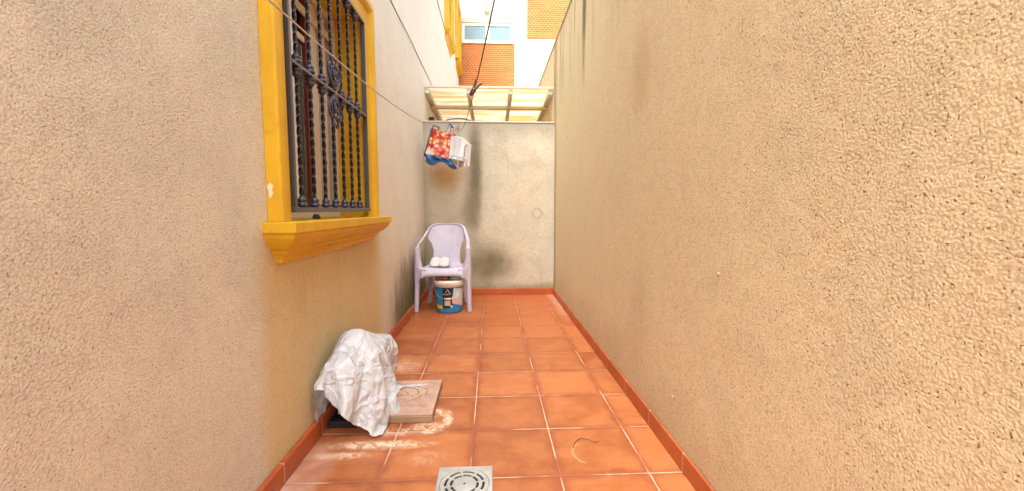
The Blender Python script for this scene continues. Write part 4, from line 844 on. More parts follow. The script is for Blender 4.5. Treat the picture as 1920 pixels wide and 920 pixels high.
    (162,173,187,206,227,242,267,290,303,320,334,353,376,402,418,432,447,457,462,465,469,472,477,477,480,490,500,509,509,503,495,495,503,503,494,491,496,486,474,471,473,478,481,473,469,469,459,411,357,323,282,247,209),
    (330,347,359,373,387,418,435,447,467,481,494,511,529,545,545,540,521,500,489,490,498,493,491,511,531,551,550,531,516,498,485,479,485,485,481,476,480,497,506,503,505,515,522,525,527,524,516,512,504,482,467,474,479),
    (150,173,201,218,234,247,251,256,261,293,326,350,366,378,403,431,446,452,468,489,512,540,573,585,592,609,642,674,665,673,694,718,737,754,766,782,807,830,857,885,912,934,958,986,1017,1045,1067,1065,1063,1071,1054,1056,1038),
    (135,146,159,180,205,223,243,258,277,292,310,330,352,380,401,420,428,429,435,443,450,457,463,464,465,474,484,486,485,479,471,469,475,477,465,460,465,462,449,443,446,457,448,439,436,438,429,376,333,297,258,223,184),
    (341,357,380,394,424,451,460,468,481,500,510,529,547,555,541,523,504,486,486,496,495,484,496,517,535,558,556,534,516,497,484,482,490,489,483,475,475,485,499,507,511,505,506,515,525,524,517,513,500,473,466,480,494),
    (174,193,202,218,234,243,244,249,267,294,327,348,364,386,412,431,453,464,482,497,520,546,574,596,606,618,650,673,664,674,695,721,741,758,768,780,802,828,851,878,905,929,954,981,1011,1041,1059,1055,1065,1065,1048,1040,1034),
    (110,131,148,169,182,199,215,233,252,274,292,312,336,360,378,399,397,400,408,420,425,426,429,437,445,451,457,458,462,461,453,448,451,450,438,431,434,440,424,418,422,426,415,408,408,412,399,348,314,266,235,205,160),
    (373,389,407,428,458,482,489,492,498,516,527,547,564,540,523,505,490,488,497,496,482,485,503,525,540,564,564,537,517,497,485,484,494,493,484,474,474,476,487,494,498,494,494,500,512,524,516,512,490,468,468,492,505),
    (186,201,208,221,228,240,247,258,278,300,330,348,368,386,407,431,454,473,486,504,523,550,575,599,615,626,658,671,662,672,695,721,741,758,768,778,799,827,852,880,907,930,954,979,1006,1030,1046,1052,1065,1060,1048,1045,1020),
    (98,121,137,148,164,180,194,211,231,256,276,299,322,342,363,372,371,375,387,398,397,393,394,402,409,415,422,422,426,430,432,429,428,423,412,405,407,410,396,391,394,395,387,384,387,382,366,326,279,242,215,180,137),
    (394,413,434,455,482,500,510,516,519,527,542,558,564,534,513,498,492,501,497,481,477,492,515,539,547,568,569,545,523,501,488,487,495,498,484,473,472,473,476,483,488,485,487,496,509,519,517,506,480,466,481,499,516),
    (190,203,214,219,229,254,261,270,288,309,327,350,379,396,415,438,462,475,489,504,529,554,576,594,616,634,666,663,659,666,687,713,734,753,762,773,795,824,853,880,906,928,950,973,996,1019,1038,1054,1064,1060,1048,1027,1015),
    (83,105,123,136,150,163,176,193,214,240,264,284,305,320,340,350,352,363,370,365,360,358,362,371,376,383,388,387,390,394,398,402,402,399,389,381,379,382,374,368,368,369,363,361,363,353,340,297,249,222,192,161,115),
    (417,442,464,477,495,516,528,538,543,547,556,562,565,535,509,499,504,488,483,472,484,502,526,545,553,566,577,553,530,506,491,489,496,503,486,472,476,473,477,477,480,479,485,496,509,517,516,493,470,471,496,507,531),
    (187,201,209,219,240,259,274,284,298,312,333,358,390,410,427,445,469,475,491,508,533,559,580,590,615,644,664,668,659,659,678,703,725,745,757,771,794,822,851,879,903,925,947,969,992,1017,1039,1058,1055,1049,1043,1014,1012),
    (68,87,107,127,140,153,162,179,203,231,250,269,285,295,310,327,339,342,333,328,325,327,335,346,352,359,361,359,359,363,368,375,373,368,367,356,349,345,344,345,344,343,339,337,334,329,318,262,232,205,168,139,98),
    (449,472,490,504,508,522,543,555,559,562,565,569,566,538,509,508,488,471,471,483,496,510,525,545,561,568,581,560,535,509,493,490,496,505,494,474,476,473,479,481,476,477,486,497,509,508,509,485,470,485,496,523,558),
    (191,199,212,232,252,266,283,301,317,335,355,372,402,426,441,459,470,478,493,509,535,565,577,588,613,639,657,670,659,655,672,695,718,742,765,774,798,825,853,878,901,924,946,970,995,1022,1046,1052,1045,1051,1027,1007,1024),
    (54,70,84,103,122,139,149,166,191,210,224,249,262,268,279,296,310,313,304,300,300,305,315,330,343,346,345,339,336,339,346,355,342,338,340,329,316,306,302,305,311,315,310,309,302,296,280,237,218,174,146,117,89),
    (463,487,502,504,518,531,553,555,552,554,558,570,568,538,510,493,475,486,481,488,500,512,524,546,568,575,584,565,536,509,495,495,496,507,496,475,472,474,480,484,481,475,485,496,503,505,499,481,472,491,507,541,587),
    (184,197,224,245,253,266,291,319,338,362,379,389,415,431,449,459,464,480,495,514,540,562,575,587,616,633,652,670,660,654,671,693,717,743,771,782,807,834,859,883,905,927,950,977,1004,1031,1051,1039,1044,1040,1017,1010,1024),
    (30,47,65,81,95,119,132,151,179,193,205,226,238,238,248,269,286,294,285,282,284,291,303,317,323,330,336,326,320,322,329,324,312,310,314,301,285,269,264,269,280,288,282,282,270,260,248,223,190,148,123,95,76),
    (476,493,502,502,509,529,555,568,556,554,558,570,555,525,500,484,494,500,494,499,509,517,531,557,578,589,587,565,535,508,499,491,500,509,495,476,472,476,479,483,481,473,476,487,495,494,481,473,482,499,532,570,614),
    (175,201,237,253,261,277,301,328,345,371,397,406,423,413,431,437,457,476,493,513,540,560,576,591,619,631,653,671,664,655,675,696,721,750,779,789,811,834,860,889,912,934,959,985,1008,1026,1043,1043,1052,1027,1007,1025,1030),
    (12,30,52,65,79,93,111,137,159,170,188,207,216,222,230,258,274,274,268,270,272,279,279,282,288,297,312,312,304,303,311,296,286,285,291,274,258,243,237,241,252,260,260,256,245,236,234,212,156,127,111,85,80),
    (492,493,502,507,513,531,556,576,565,562,562,566,542,517,492,482,489,512,521,527,534,537,547,564,587,599,583,563,533,507,493,498,502,501,506,490,480,472,480,482,481,477,480,475,484,478,473,488,492,519,559,597,639),
    (177,210,247,265,276,292,311,334,358,381,410,424,419,409,415,437,457,463,481,503,533,556,575,597,621,636,654,672,666,657,674,698,725,757,775,784,804,828,854,884,914,938,964,985,1000,1019,1038,1046,1034,1025,1014,1028,1046),
    (6,17,40,50,57,71,92,120,140,150,170,189,193,200,213,231,245,247,246,248,250,248,250,255,263,273,282,291,292,290,281,270,264,268,267,249,233,219,213,216,224,231,234,232,225,224,221,178,134,113,100,72,83),
    (522,526,527,528,529,540,558,581,577,575,574,553,532,510,488,480,491,511,521,532,552,561,565,579,599,595,584,559,531,509,491,495,496,496,509,498,491,473,475,478,483,484,484,483,473,472,475,499,503,542,582,625,661),
    (186,215,251,282,295,307,323,342,374,394,419,421,412,408,417,437,454,455,476,500,526,550,571,590,611,643,663,668,673,659,674,699,728,755,768,785,809,828,858,885,907,933,961,978,995,1016,1036,1042,1022,1007,1021,1034,1059),
    (4,7,16,29,37,53,77,104,119,132,150,166,174,182,192,203,214,222,220,219,225,227,228,239,253,254,258,260,260,255,250,246,247,253,237,221,210,196,190,192,198,201,204,207,208,212,199,148,116,106,79,73,94),
    (552,555,555,553,551,559,574,584,583,584,564,539,521,502,484,481,499,517,528,539,557,572,582,593,602,588,580,556,532,510,490,490,487,490,510,506,488,475,474,475,477,479,483,488,485,479,498,498,521,565,605,652,688),
    (195,217,248,285,311,318,326,357,389,407,421,417,411,411,423,442,448,448,468,495,526,551,561,579,607,635,666,679,670,661,675,700,726,752,771,794,811,831,850,870,893,922,954,976,994,1015,1033,1031,1017,1021,1039,1041,1074),
    (16,16,12,17,23,42,67,78,94,110,125,140,150,162,173,177,182,191,200,198,200,205,217,231,239,240,238,236,230,224,224,226,234,221,205,194,183,173,170,172,174,175,177,182,190,184,170,124,101,91,75,82,86),
    (572,577,577,573,568,578,583,582,580,582,558,530,507,490,480,494,513,532,547,552,573,590,597,607,593,580,579,558,530,508,490,482,479,482,503,513,500,484,478,480,479,477,478,482,478,491,501,506,541,587,632,670,717),
    (207,224,251,284,319,324,347,379,399,418,411,410,410,418,435,436,440,445,462,492,522,545,559,576,601,628,660,684,671,662,680,701,722,744,758,784,804,817,834,854,878,908,943,977,994,1013,1034,1017,1016,1041,1035,1055,1073),
    (0,10,16,17,14,34,47,56,66,82,97,110,120,129,142,153,153,158,169,178,184,191,200,215,215,219,217,213,204,200,202,210,204,190,178,170,162,155,153,154,154,151,152,156,167,157,140,109,80,81,88,91,69),
    (545,551,561,572,580,579,573,569,570,571,546,518,498,483,494,508,528,547,566,579,596,610,615,603,588,576,569,562,536,513,495,480,475,479,498,517,509,493,484,486,487,485,480,478,478,490,500,529,570,616,654,699,746),
    (219,239,261,288,318,344,369,391,408,428,427,412,415,426,441,436,439,447,461,484,515,538,557,578,602,628,658,686,672,662,678,702,724,742,753,774,797,810,827,847,871,900,935,969,993,1014,1030,1011,1029,1034,1050,1059,1068),
    (6,11,2,2,6,18,25,33,43,60,76,80,89,98,114,130,129,132,144,162,172,175,180,188,191,195,193,189,183,180,182,187,176,164,154,148,142,136,134,136,136,133,131,134,142,132,117,101,86,76,95,72,78),
    (518,526,540,549,547,544,542,544,549,555,527,512,494,489,508,522,544,561,577,599,612,617,614,610,598,587,585,570,548,529,509,485,473,481,495,519,515,498,489,486,486,486,485,484,483,492,510,556,601,639,681,731,767),
    (214,239,270,296,321,347,372,394,415,441,435,420,419,438,445,435,438,453,471,485,515,546,567,591,616,640,664,682,673,662,675,694,725,745,757,769,794,809,827,847,870,897,928,959,988,1010,1020,1015,1026,1052,1048,1066,1067),
    (2,13,12,8,2,10,19,35,46,49,59,53,57,68,85,105,104,106,116,135,149,155,157,163,168,171,172,166,162,160,160,159,150,139,131,126,121,116,115,117,118,115,113,114,117,110,101,103,79,80,87,78,73),
    (489,498,513,520,516,513,514,521,532,544,523,511,491,498,522,538,558,580,596,620,624,614,607,601,597,597,589,575,558,541,523,498,472,485,500,521,520,502,492,492,492,494,498,501,507,517,536,581,628,658,712,756,786),
    (211,234,267,303,325,351,377,396,418,444,449,434,428,449,446,436,446,455,474,485,517,547,575,601,628,652,669,679,673,663,678,696,717,748,757,768,794,810,829,850,870,894,921,951,977,1002,1020,1029,1036,1055,1064,1072,1068),
    (1,10,12,9,2,6,21,30,39,33,40,30,29,41,59,79,82,85,93,109,116,121,128,136,141,147,146,142,139,136,135,137,127,118,111,106,102,96,94,96,97,97,97,99,110,106,109,88,88,78,89,85,71),
    (458,467,482,497,490,486,489,499,509,519,522,508,483,509,534,552,575,597,617,636,629,623,617,612,609,605,591,578,563,545,525,499,474,483,506,523,524,520,507,508,509,512,517,523,537,547,561,612,646,692,742,773,823),
    (214,238,271,308,331,357,381,396,415,438,461,445,442,442,440,446,453,459,472,492,521,547,571,594,621,653,675,672,668,663,676,690,711,743,753,768,794,819,831,851,869,889,914,944,969,996,1018,1023,1039,1053,1064,1069,1079),
    (0,7,9,8,0,8,16,22,28,16,21,8,8,17,36,57,61,66,78,88,85,90,96,105,114,120,120,118,114,109,106,106,107,98,93,88,83,89,75,75,77,79,83,88,103,109,96,92,72,83,79,86,80),
    (436,444,458,470,466,463,466,475,486,496,506,484,495,519,547,569,592,613,633,648,648,643,636,629,623,616,591,576,561,542,520,495,475,483,508,516,506,530,535,538,540,542,544,551,560,577,594,633,670,725,764,802,825),
    (222,249,282,316,337,365,389,403,421,444,467,452,459,465,456,457,463,469,476,500,528,550,569,590,616,648,676,673,669,667,675,689,711,741,749,769,794,806,827,844,861,880,907,938,969,993,1011,1023,1037,1055,1061,1074,1092),
    (0,2,2,5,0,0,4,9,14,2,0,0,24,8,19,36,43,51,63,70,71,72,76,82,89,93,93,91,87,82,77,75,74,75,74,70,72,70,79,72,71,72,72,82,82,95,95,71,77,74,77,81,83),
)
NBU, NBV = 60, 52
bm_ = MB().grid(lambda u, v: tuple(o_ + 0.0005 * BAG_ROWS[round(u * NBU) * 3 + k][round(v * NBV)] for k, o_ in enumerate((-0.7581, 1.6606, 0.0071))), NBU, NBV)
pbag = obj('plastic_bag', bm_, M['bag'], org=(-0.62, 2.0, 0.02), smooth=True, fix=False, sub=1)
props(pbag, 'crumpled white plastic bag draped over a box beside the left wall', 'plastic bag')


# ------------------------------------------------------------------ plastic chair
def chair_mat():
    t = Tree('lilac_plastic'); n = t.noise(4, 4, vec=t.obj()); s_ = t.noise(14, 5, 0.7, vec=t.obj())
    c = t.mix(n, (0.47, 0.43, 0.53), (0.58, 0.55, 0.64)); c = t.mix(t.ramp(s_, 0.48, 0.75) * 0.5, c, (0.33, 0.29, 0.36)); c = t.mix(t.ramp(t.noise(5, 3, vec=t.obj()), 0.5, 0.7) * 0.3, c, (0.66, 0.62, 0.72))
    t.bsdf(c, 0.40, t.bump(t.noise(160, 2, vec=t.obj()), 0.08, 0.001), Specular_IOR_Level=0.5); return t.m
M['lilac'] = chair_mat()
CH = Vector((-0.471, 3.965, 0))
ch = thing('plastic_chair', 'lilac moulded plastic armchair standing in the far left corner', 'chair', CH)
cw = lambda x, y, z: (CH.x + x, CH.y + y, CH.z + z)
def backw(z):      # half width of the back shell at height z
    pts = [(0.42, 0.150), (0.50, 0.140), (0.56, 0.138), (0.60, 0.148), (0.64, 0.172), (0.67, 0.196), (0.70, 0.205), (0.76, 0.193), (0.79, 0.180), (0.815, 0.150), (0.826, 0.128)]
    for (a, b_), (c_, d_) in zip(pts, pts[1:]):
        if z <= c_: return b_ + (d_ - b_) * max(0, (z - a) / (c_ - a))
    return pts[-1][1]
def backy(x, z): return 0.395 + 0.115 * (z - 0.42) / 0.4 - 0.9 * x * x * (0.6 + (z - 0.42))
def backf(u, v):
    z = 0.415 + 0.408 * v; w = backw(z); x = (u * 2 - 1) * w
    z2 = z - 0.010 * (abs(u * 2 - 1) ** 4) * (v ** 6)
    return cw(x, backy(x, z) , z2)
obj('backrest', MB().grid(backf, 28, 40), M['lilac'], ch, smooth=True, solid=0.005)
def seatf(u, v):
    s = u * 2 - 1; y = -0.012 + 0.432 * v; w = 0.208 - 0.048 * v
    x = s * w; z = 0.432 - 0.020 * math.sin(math.pi * min(1, v * 1.05)) * (1 - s * s) + 0.004 * s * s
    if v < 0.10: z -= 0.075 * (1 - v / 0.10) ** 1.8; y += 0.0
    if abs(s) > 0.9: z -= 0.03 * ((abs(s) - 0.9) / 0.1) ** 2
    z += 0.022 * (1 - v / 0.1) * (s ** 4) * (-1) if v < 0.1 else 0
    return cw(x, y, z)
obj('seat', MB().grid(seatf, 32, 40), M['lilac'], ch, smooth=True, solid=0.006)
for s in (-1, 1):
    rim = crv([cw(0, backy(0, .826) + .002, .828), cw(s * .09, backy(.09, .826), .827), cw(s * .145, backy(.145, .815), .816), cw(s * .182, backy(.182, .785) - .006, .786),
               cw(s * .204, .375, .735), cw(s * .222, .320, .695), cw(s * .236, .23, .660), cw(s * .243, .14, .640), cw(s * .244, .085, .632), cw(s * .243, .050, .612)], 8)
    obj('armrest', MB().tube(rim, [0.010 + 0.014 * min(1, i / 34) for i in range(len(rim))], 10, flat=0.42), M['lilac'], ch, org=cw(s * .24, .1, .6), smooth=True)
    def legf(u, v, s=s):
        z = 0.622 * (1 - v); wv = 0.020 + 0.006 * (1 - v) + 0.014 * math.exp(-((z - 0.42) / 0.07) ** 2)
        cx_ = 0.243 + 0.012 * v * v; cy_ = 0.052 - 0.05 * v
        off = -0.012 * math.exp(-((z - 0.42) / 0.07) ** 2)
        a = (u - 0.5) * math.pi * 1.15
        return cw(s * (cx_ + off + wv * math.sin(a)), cy_ + 0.030 - 0.034 * math.cos(a) * (0.8 + 0.2 * (1 - v)), max(0.001, z))
    obj('leg', MB().grid(legf, 14, 40), M['lilac'], ch, org=cw(s * .25, 0, 0), smooth=True, solid=0.005)
    def rlegf(u, v, s=s):
        z = 0.43 * (1 - v); a = (u - 0.5) * math.pi * 1.2; wv = 0.026 - 0.007 * v
        return cw(s * (0.150 + 0.038 * v + wv * math.sin(a)), 0.385 + 0.035 * v + 0.03 - 0.030 * math.cos(a), max(0.001, z))
    obj('leg', MB().grid(rlegf, 12, 24), M['lilac'], ch, org=cw(s * .17, .42, 0), smooth=True, solid=0.005)
    # gusset between front leg and seat
    def gus(u, v, s=s):
        x = 0.150 + 0.085 * u; top = 0.425 + 0.028 * u ** 3 + 0.0; bot = 0.372 - 0.085 * u ** 2.5
        return cw(s * x, 0.004 + 0.034 * u * 0.6, bot + (top - bot) * v)
    obj('seat_bracket', MB().grid(gus, 12, 8), M['lilac'], ch, smooth=True, solid=0.005)
    def und(u, v, s=s):        # side rail under the seat running back to the rear leg
        y = 0.03 + 0.37 * u; return cw(s * (0.204 - 0.045 * u), y, 0.36 + 0.035 * math.sin(u * math.pi) + (0.43 - 0.36 - 0.035 * math.sin(u * math.pi)) * v)
    obj('side_rail', MB().grid(und, 14, 4), M['lilac'], ch, smooth=True, solid=0.005)

# ------------------------------------------------------------------ slippers on the seat
M['slip'] = plain('white_towelling', (0.60, 0.61, 0.60), 0.85, 0.10, 40, 0.6)
M['slipsole'] = plain('grey_foam_sole', (0.30, 0.30, 0.31), 0.8)
for k, (sx, an) in enumerate(((-0.088, 0.06), (0.002, -0.08))):
    base = Vector(cw(sx, 0.10, 0.425))
    s1 = thing('slipper', ['white closed toe slipper on the chair seat, nearer the left armrest', 'white closed toe slipper at the middle of the chair seat'][k], 'slipper', base, 'pair of white slippers')
    def soleo(a, L=0.245):
        y = a * L; w = 0.043 - 0.012 * math.exp(-((a - 0.55) / 0.16) ** 2)
        return y, w
    sm = MB(); n = 28; vs = []
    for zz in (0.0, 0.014):
        for i in range(n):
            t = 2 * math.pi * i / n; a = 0.5 - 0.5 * math.cos(t); y, w = soleo(a)
            vs.append(base + Vector(((1 if math.sin(t) > 0 else -1) * w * abs(math.sin(t)) ** 0.65, y, zz)))
    sm.add(vs, [tuple(range(n)), tuple(range(n, 2 * n))[::-1]] + [(i, n + i, n + (i + 1) % n, (i + 1) % n) for i in range(n)])
    obj('sole', sm, M['slipsole'], s1, bevel=0.003)
    def upf(u, v):
        y = 0.001 + 0.125 * v; a = y / 0.245; w = 0.052 * min(1, (1 - (1 - min(1, a / 0.32)) ** 2) ** 0.5 + 0.02)
        hgt = 0.050 * (math.sin(min(1, v * 1.1) * math.pi / 2) ** 0.8) + 0.004 + 0.022 * v
        th = (u - 0.5) * math.pi
        return base + Vector((w * math.sin(th), y, 0.012 + hgt * max(0, math.cos(th)) ** 0.55))
    obj('trim', MB().tube([upf(j / 16, .42) + Vector((0, -.002, 0)) for j in range(17)], .0028, 6), M['slipsole'], s1, smooth=True)
    obj('toe_cap', MB().grid(upf, 20, 16), M['slip'], s1, smooth=True, solid=0.006)

# ------------------------------------------------------------------ paint bucket
BC = Vector((-0.417, 4.068, 0)); rb, rt, hb = 0.125, 0.140, 0.262
rad = lambda z: rb + (rt - rb) * z / hb
bk = thing('paint_bucket', 'blue printed paint bucket with a white lid under the lilac chair', 'bucket', BC)
M['blue'] = plain('blue_print', (0.02, 0.22, 0.46), 0.35, 0.15); M['lid'] = plain('ivory_lid', (0.74, 0.68, 0.56), 0.4, 0.06)
M['blackp'] = plain('black_print', (0.022, 0.016, 0.022), 0.35); M['pinkp'] = plain('pale_pink_print', (0.72, 0.50, 0.42), 0.4); M['yel'] = plain('yellow_print', (0.75, 0.45, 0.02), 0.4, 0.3, 30)
M['whitep'] = plain('white_print', (0.78, 0.74, 0.70), 0.4); M['skyp'] = plain('cloud_print', (0.55, 0.62, 0.62), 0.4, 0.4, 25); M['teal'] = plain('teal_print', (0.02, 0.30, 0.42), 0.35, 0.3, 25)
obj('body', MB().lathe([(0.115, 0.002), (rb, 0.006)] + [(rad(z / 20 * hb), z / 20 * hb) for z in range(1, 21)], BC, 48), M['blue'], bk, smooth=True)
obj('lid', MB().lathe([(rt + .001, 0.252), (rt + .010, 0.256), (rt + .012, 0.300), (rt + .007, 0.312), (rt - .004, 0.316), (rt - .014, 0.310), (0.02, 0.308)], BC, 48), M['lid'], bk, smooth=True)
def wrap(name, mat, pts, off, parent=bk):     # pts = (azimuth offset, z) polygon as a fan grid on the cone
    m = MB(); (a0, z0), (a1, z1), (a2, z2), (a3, z3) = pts
    def f(u, v):
        a = (a0 * (1 - u) + a1 * u) * (1 - v) + (a3 * (1 - u) + a2 * u) * v; z = (z0 * (1 - u) + z1 * u) * (1 - v) + (z3 * (1 - u) + z2 * u) * v
        r = rad(z) + off; return (BC.x + r * math.sin(a), BC.y - r * math.cos(a), z)
    return obj(name, m.grid(f, 14, 6), mat, parent, smooth=True)
wrap('label_panel', M['blackp'], ((-0.38, .052), (0.28, .052), (0.36, .246), (-0.38, .246)), .0009)
wrap('label_picture', M['skyp'], ((0.30, .12), (1.35, .06), (1.35, .235), (0.42, .246)), .0012)
wrap('label_picture', M['pinkp'], ((0.30, .10), (1.15, .065), (1.15, .10), (0.30, .17)), .0016)
wrap('label_picture', M['yel'], ((-1.15, .045), (-0.42, .045), (-0.42, .070), (-1.15, .095)), .0012)
wrap('label_picture', M['teal'], ((-1.0, .100), (-0.40, .075), (-0.40, .11), (-1.05, .20)), .0011)
wrap('label_square', M['pinkp'], ((-0.26, .078), (0.17, .078), (0.17, .130), (-0.26, .130)), .0018)
wrap('lid_mark', plain('ochre_sticker', (0.55, 0.38, 0.10), 0.5), ((-0.12, .277), (0.16, .277), (0.16, .287), (-0.12, .287)), .0105)
dot = MB(); r_ = rad(.07) + .003
dot.lathe([(0.011, 0), (0.011, 0.001)], (0, 0, 0), 14); dot.v = [Vector((BC.x + v.x + r_ * math.sin(.24), BC.y - r_ * math.cos(.24) - v.z, .070 + v.y)) for v in dot.v]
obj('label_dot', dot, M['whitep'], bk)
cp = lambda a, z, o=.0022: (BC.x + (rad(z) + o) * math.sin(a), BC.y - (rad(z) + o) * math.cos(a), z)
obj('mountain_mark', MB().tube([cp(-.16, .205), cp(-.10, .215), cp(-.02, .236), cp(.04, .222), cp(.12, .200), cp(.20, .190)], .0024, 5), M['whitep'], bk)
lt_ = MB()
for i, a in enumerate([-.33 + .05 * k for k in range(9)]):
    lt_.tube([cp(a, .182), cp(a, .192)], .0012, 4)
    if i % 2: lt_.tube([cp(a, .192), cp(a + .03, .192)], .0010, 4)
    if i % 3 == 0: lt_.tube([cp(a, .183), cp(a + .03, .183)], .0010, 4)
obj('small_lettering', lt_, M['whitep'], bk)
hp = crv([cp(-1.35, .235, .006), cp(-1.0, .215, .010), cp(-.6, .165, .016), cp(-.2, .148, .020), cp(.2, .150, .020), cp(.6, .17, .018), cp(1.0, .215, .012), cp(1.35, .235, .006)], 8)
hd = obj('handle', MB().tube(hp, .0022, 6), M['steel'], bk, smooth=True)
obj('grip', MB().tube([cp(-.22, .149, .020), cp(0, .1475, .021), cp(.22, .151, .020)], .0075, 8), M['lid'], hd, smooth=True)
# folded rags on the lid
for (cx_, cy_, w, d_, h_, col, lab, nm) in ((-0.47, 4.02, .075, .08, .030, (0.16, 0.025, 0.02), 'dark red folded cloth on the bucket lid under the chair seat', 'dark_red_cloth'), (-0.352, 4.02, .055, .07, .034, (0.22, 0.24, 0.18), 'grey green folded cloth on the bucket lid beside the dark red one', 'grey_green_cloth')):
    m = MB()
    def rag(u, v, cx_=cx_, cy_=cy_, w=w, d_=d_, h_=h_):
        th = v * 2 * math.pi; s = (u * 2 - 1); e = max(0.0, 1 - abs(s) ** 5) ** 0.5
        nn = noise.noise(Vector((s * 3, math.cos(th) * 2, math.sin(th) * 2 + cx_ * 9))) * .25 + 1
        return (cx_ + s * w, cy_ + d_ * math.cos(th) * e * nn, .318 + h_ / 2 + h_ / 2 * math.sin(th) * e * nn)
    o = obj('folded_cloth', m.grid(rag, 24, 24), plain(nm, col, 0.9, 0.3, 30, 0.5), org=(cx_, cy_, .318), smooth=True); props(o, lab, 'cloth')

# ------------------------------------------------------------------ shopping bag on the line
def print_mat():
    t = Tree('red_printed_plastic'); o = t.obj()
    v = t.node('TexVoronoi', {'Vector': o, 'Scale': 26.0}); c0 = V(t, v.outputs['Color']); d = V(t, v.outputs['Distance'])
    x, y, z = t.split(c0)
    c = t.mix(t.ramp(x, 0.35, 0.65), (0.72, 0.035, 0.018), (0.84, 0.16, 0.045)); c = t.mix(t.ramp(y, 0.66, 0.8), c, (0.86, 0.45, 0.22))
    c = t.mix(t.ramp(d, 0.30, 0.12) * 0.55, c, (0.88, 0.55, 0.36)); c = t.mix(t.ramp(d, 0.48, 0.62) * 0.8, c, (0.22, 0.01, 0.01))
    ox, oy, oz = t.split(o); w = t.patch(ox, oz, -0.11, 0.10, 0.085, 0.09, 0.8, t.noise(30, 3, vec=o), 0.5)
    c = t.mix(w * 0.7, c, (0.80, 0.72, 0.68))
    t.bsdf(c, 0.35, t.bump(t.noise(18, 3, vec=o), 0.4, 0.01)); return t.m
M['print'] = print_mat()
M['bagblue'] = plain('blue_woven_plastic', (0.035, 0.13, 0.34), 0.35, 0.6, 22, 0.4); M['bagteal'] = plain('dark_teal_edge', (0.04, 0.13, 0.17), 0.4)
SB = Vector((-0.545, 4.5, 1.45))
sb = thing('shopping_bag', 'reusable red and orange printed shopping bag with blue base hanging from the clothes line', 'shopping bag', SB)
nz3 = lambda x, z, k: noise.noise(Vector((x * 9, z * 9, k)))
A_, B_, C_, D_ = Vector((-.612, 4.50, 1.828)), Vector((-.385, 4.47, 1.765)), Vector((-.432, 4.46, 1.500)), Vector((-.690, 4.48, 1.560))
def front(u, v):
    p = (A_ * (1 - u) + B_ * u) * (1 - v) + (D_ * (1 - u) + C_ * u) * v
    p.y -= 0.030 * math.sin(math.pi * u) * (0.4 + v * .6) - 0.030 * nz3(p.x, p.z, 1); p.z += -.012 * math.sin(math.pi * u) * (1 - v); return p
obj('front_panel', MB().grid(front, 40, 40), M['print'], sb, smooth=True, solid=0.002)
def backp(u, v):
    p = front(u, v); p.y += 0.085 + 0.03 * v; p.z -= 0.02 * v; return p
obj('back_panel', MB().grid(backp, 24, 24), M['print'], sb, smooth=True, solid=0.002)
def basef(u, v):
    p = front(u, 1.0).copy(); q = backp(u, 1.0)
    if v < 0.6:
        k = v / 0.6; p.z -= 0.080 * k * (1.0 + 0.35 * math.sin(u * 9)) ; p.y += 0.02 * k + 0.055 * nz3(p.x * 2.3, k * .25, 5) * math.sin(k * math.pi * .9)
        p.x += 0.075 * k * u
    else:
        k = (v - 0.6) / 0.4; a = front(u, 1.0).copy(); a.z -= 0.080 * (1.0 + 0.35 * math.sin(u * 9)); a.y += 0.02; a.x += 0.075 * u; p = a * (1 - k) + q * k
    return p
obj('base', MB().grid(basef, 48, 30), M['bagblue'], sb, smooth=True, solid=0.002)
def lside(u, v):
    a = front(0, v); b_ = backp(0, v); p = a * (1 - u) + b_ * u; p.x -= 0.022 * math.sin(math.pi * u) + .004; return p
obj('side_panel', MB().grid(lside, 10, 24), M['bagteal'], sb, smooth=True, solid=0.002)
def rside(u, v):
    a = front(1, v); b_ = backp(1, v); p = a * (1 - u) + b_ * u; p.x += 0.012 * math.sin(math.pi * u); return p
obj('side_panel', MB().grid(rside, 10, 24), M['bagblue'], sb, smooth=True, solid=0.002)
yl = 4.50; la = lineA(yl)
obj('handle', MB().tube(crv([front(.60, .0), Vector((-.448, 4.46, 1.83)), Vector((-.434, 4.48, 1.868)), la + Vector((-.02, 0, .004)), Vector((-.425, 4.52, 1.85)), backp(.80, 0)], 8), 0.0085, 8, flat=0.25), M['bagblue'], sb, smooth=True)
obj('handle', MB().tube(crv([front(.02, .02), Vector((-.60, 4.47, 1.845)), Vector((-.55, 4.49, 1.835)), backp(.2, 0)], 8), 0.007, 8, flat=0.25), M['bagblue'], sb, smooth=True)
# ------------------------------------------------------------------ white cloth next to it
def cloth_mat():
    t = Tree('washed_white_cotton'); o = t.obj(); ox, oy, oz = t.split(o)
    c = t.mix(t.noise(12, 4, vec=o), (0.66, 0.67, 0.70), (0.78, 0.78, 0.78))
    st = t.ramp(t.math('SINE', (ox * 0.8 + oz * 0.5) * 420.0), 0.5, 0.95); c = t.mix(st * 0.12, c, (0.4, 0.42, 0.5))
    t.bsdf(c, 0.9, t.bump(t.noise(60, 3, vec=o), 0.5, 0.003)); return t.m
M['cloth'] = cloth_mat()
TW = Vector((-0.335, 4.42, 1.45))
tw = thing('hanging_top', 'small white cotton garment pegged on the line beside the red shopping bag', 'garment', TW)
def body(u, v):
    top = Vector((-.412, 4.42, 1.728)) * (1 - u) + Vector((-.245, 4.44, 1.660)) * u; top.z += 0.028 * math.sin(math.pi * min(1, u * 1.1))
    bot = Vector((-.438, 4.41, 1.505)) * (1 - u) + Vector((-.268, 4.42, 1.470)) * u
    p = top * (1 - v) + bot * v; p.y -= 0.020 * math.sin(u * 17 + v * 1.5) * (0.3 + v * .7) + .03 * nz3(p.x * 1.5, p.z * .6, 8) + .02 * math.sin(math.pi * u); return p
obj('front_layer', MB().grid(body, 44, 40), M['cloth'], tw, smooth=True, solid=0.003)
def body2(u, v):
    p = body(u, v).copy(); p.y += 0.05 + .01 * v; p.x += .022 + .012 * u; p.z -= 0.045 * v + .012 * math.sin(u * 11) * v; return p
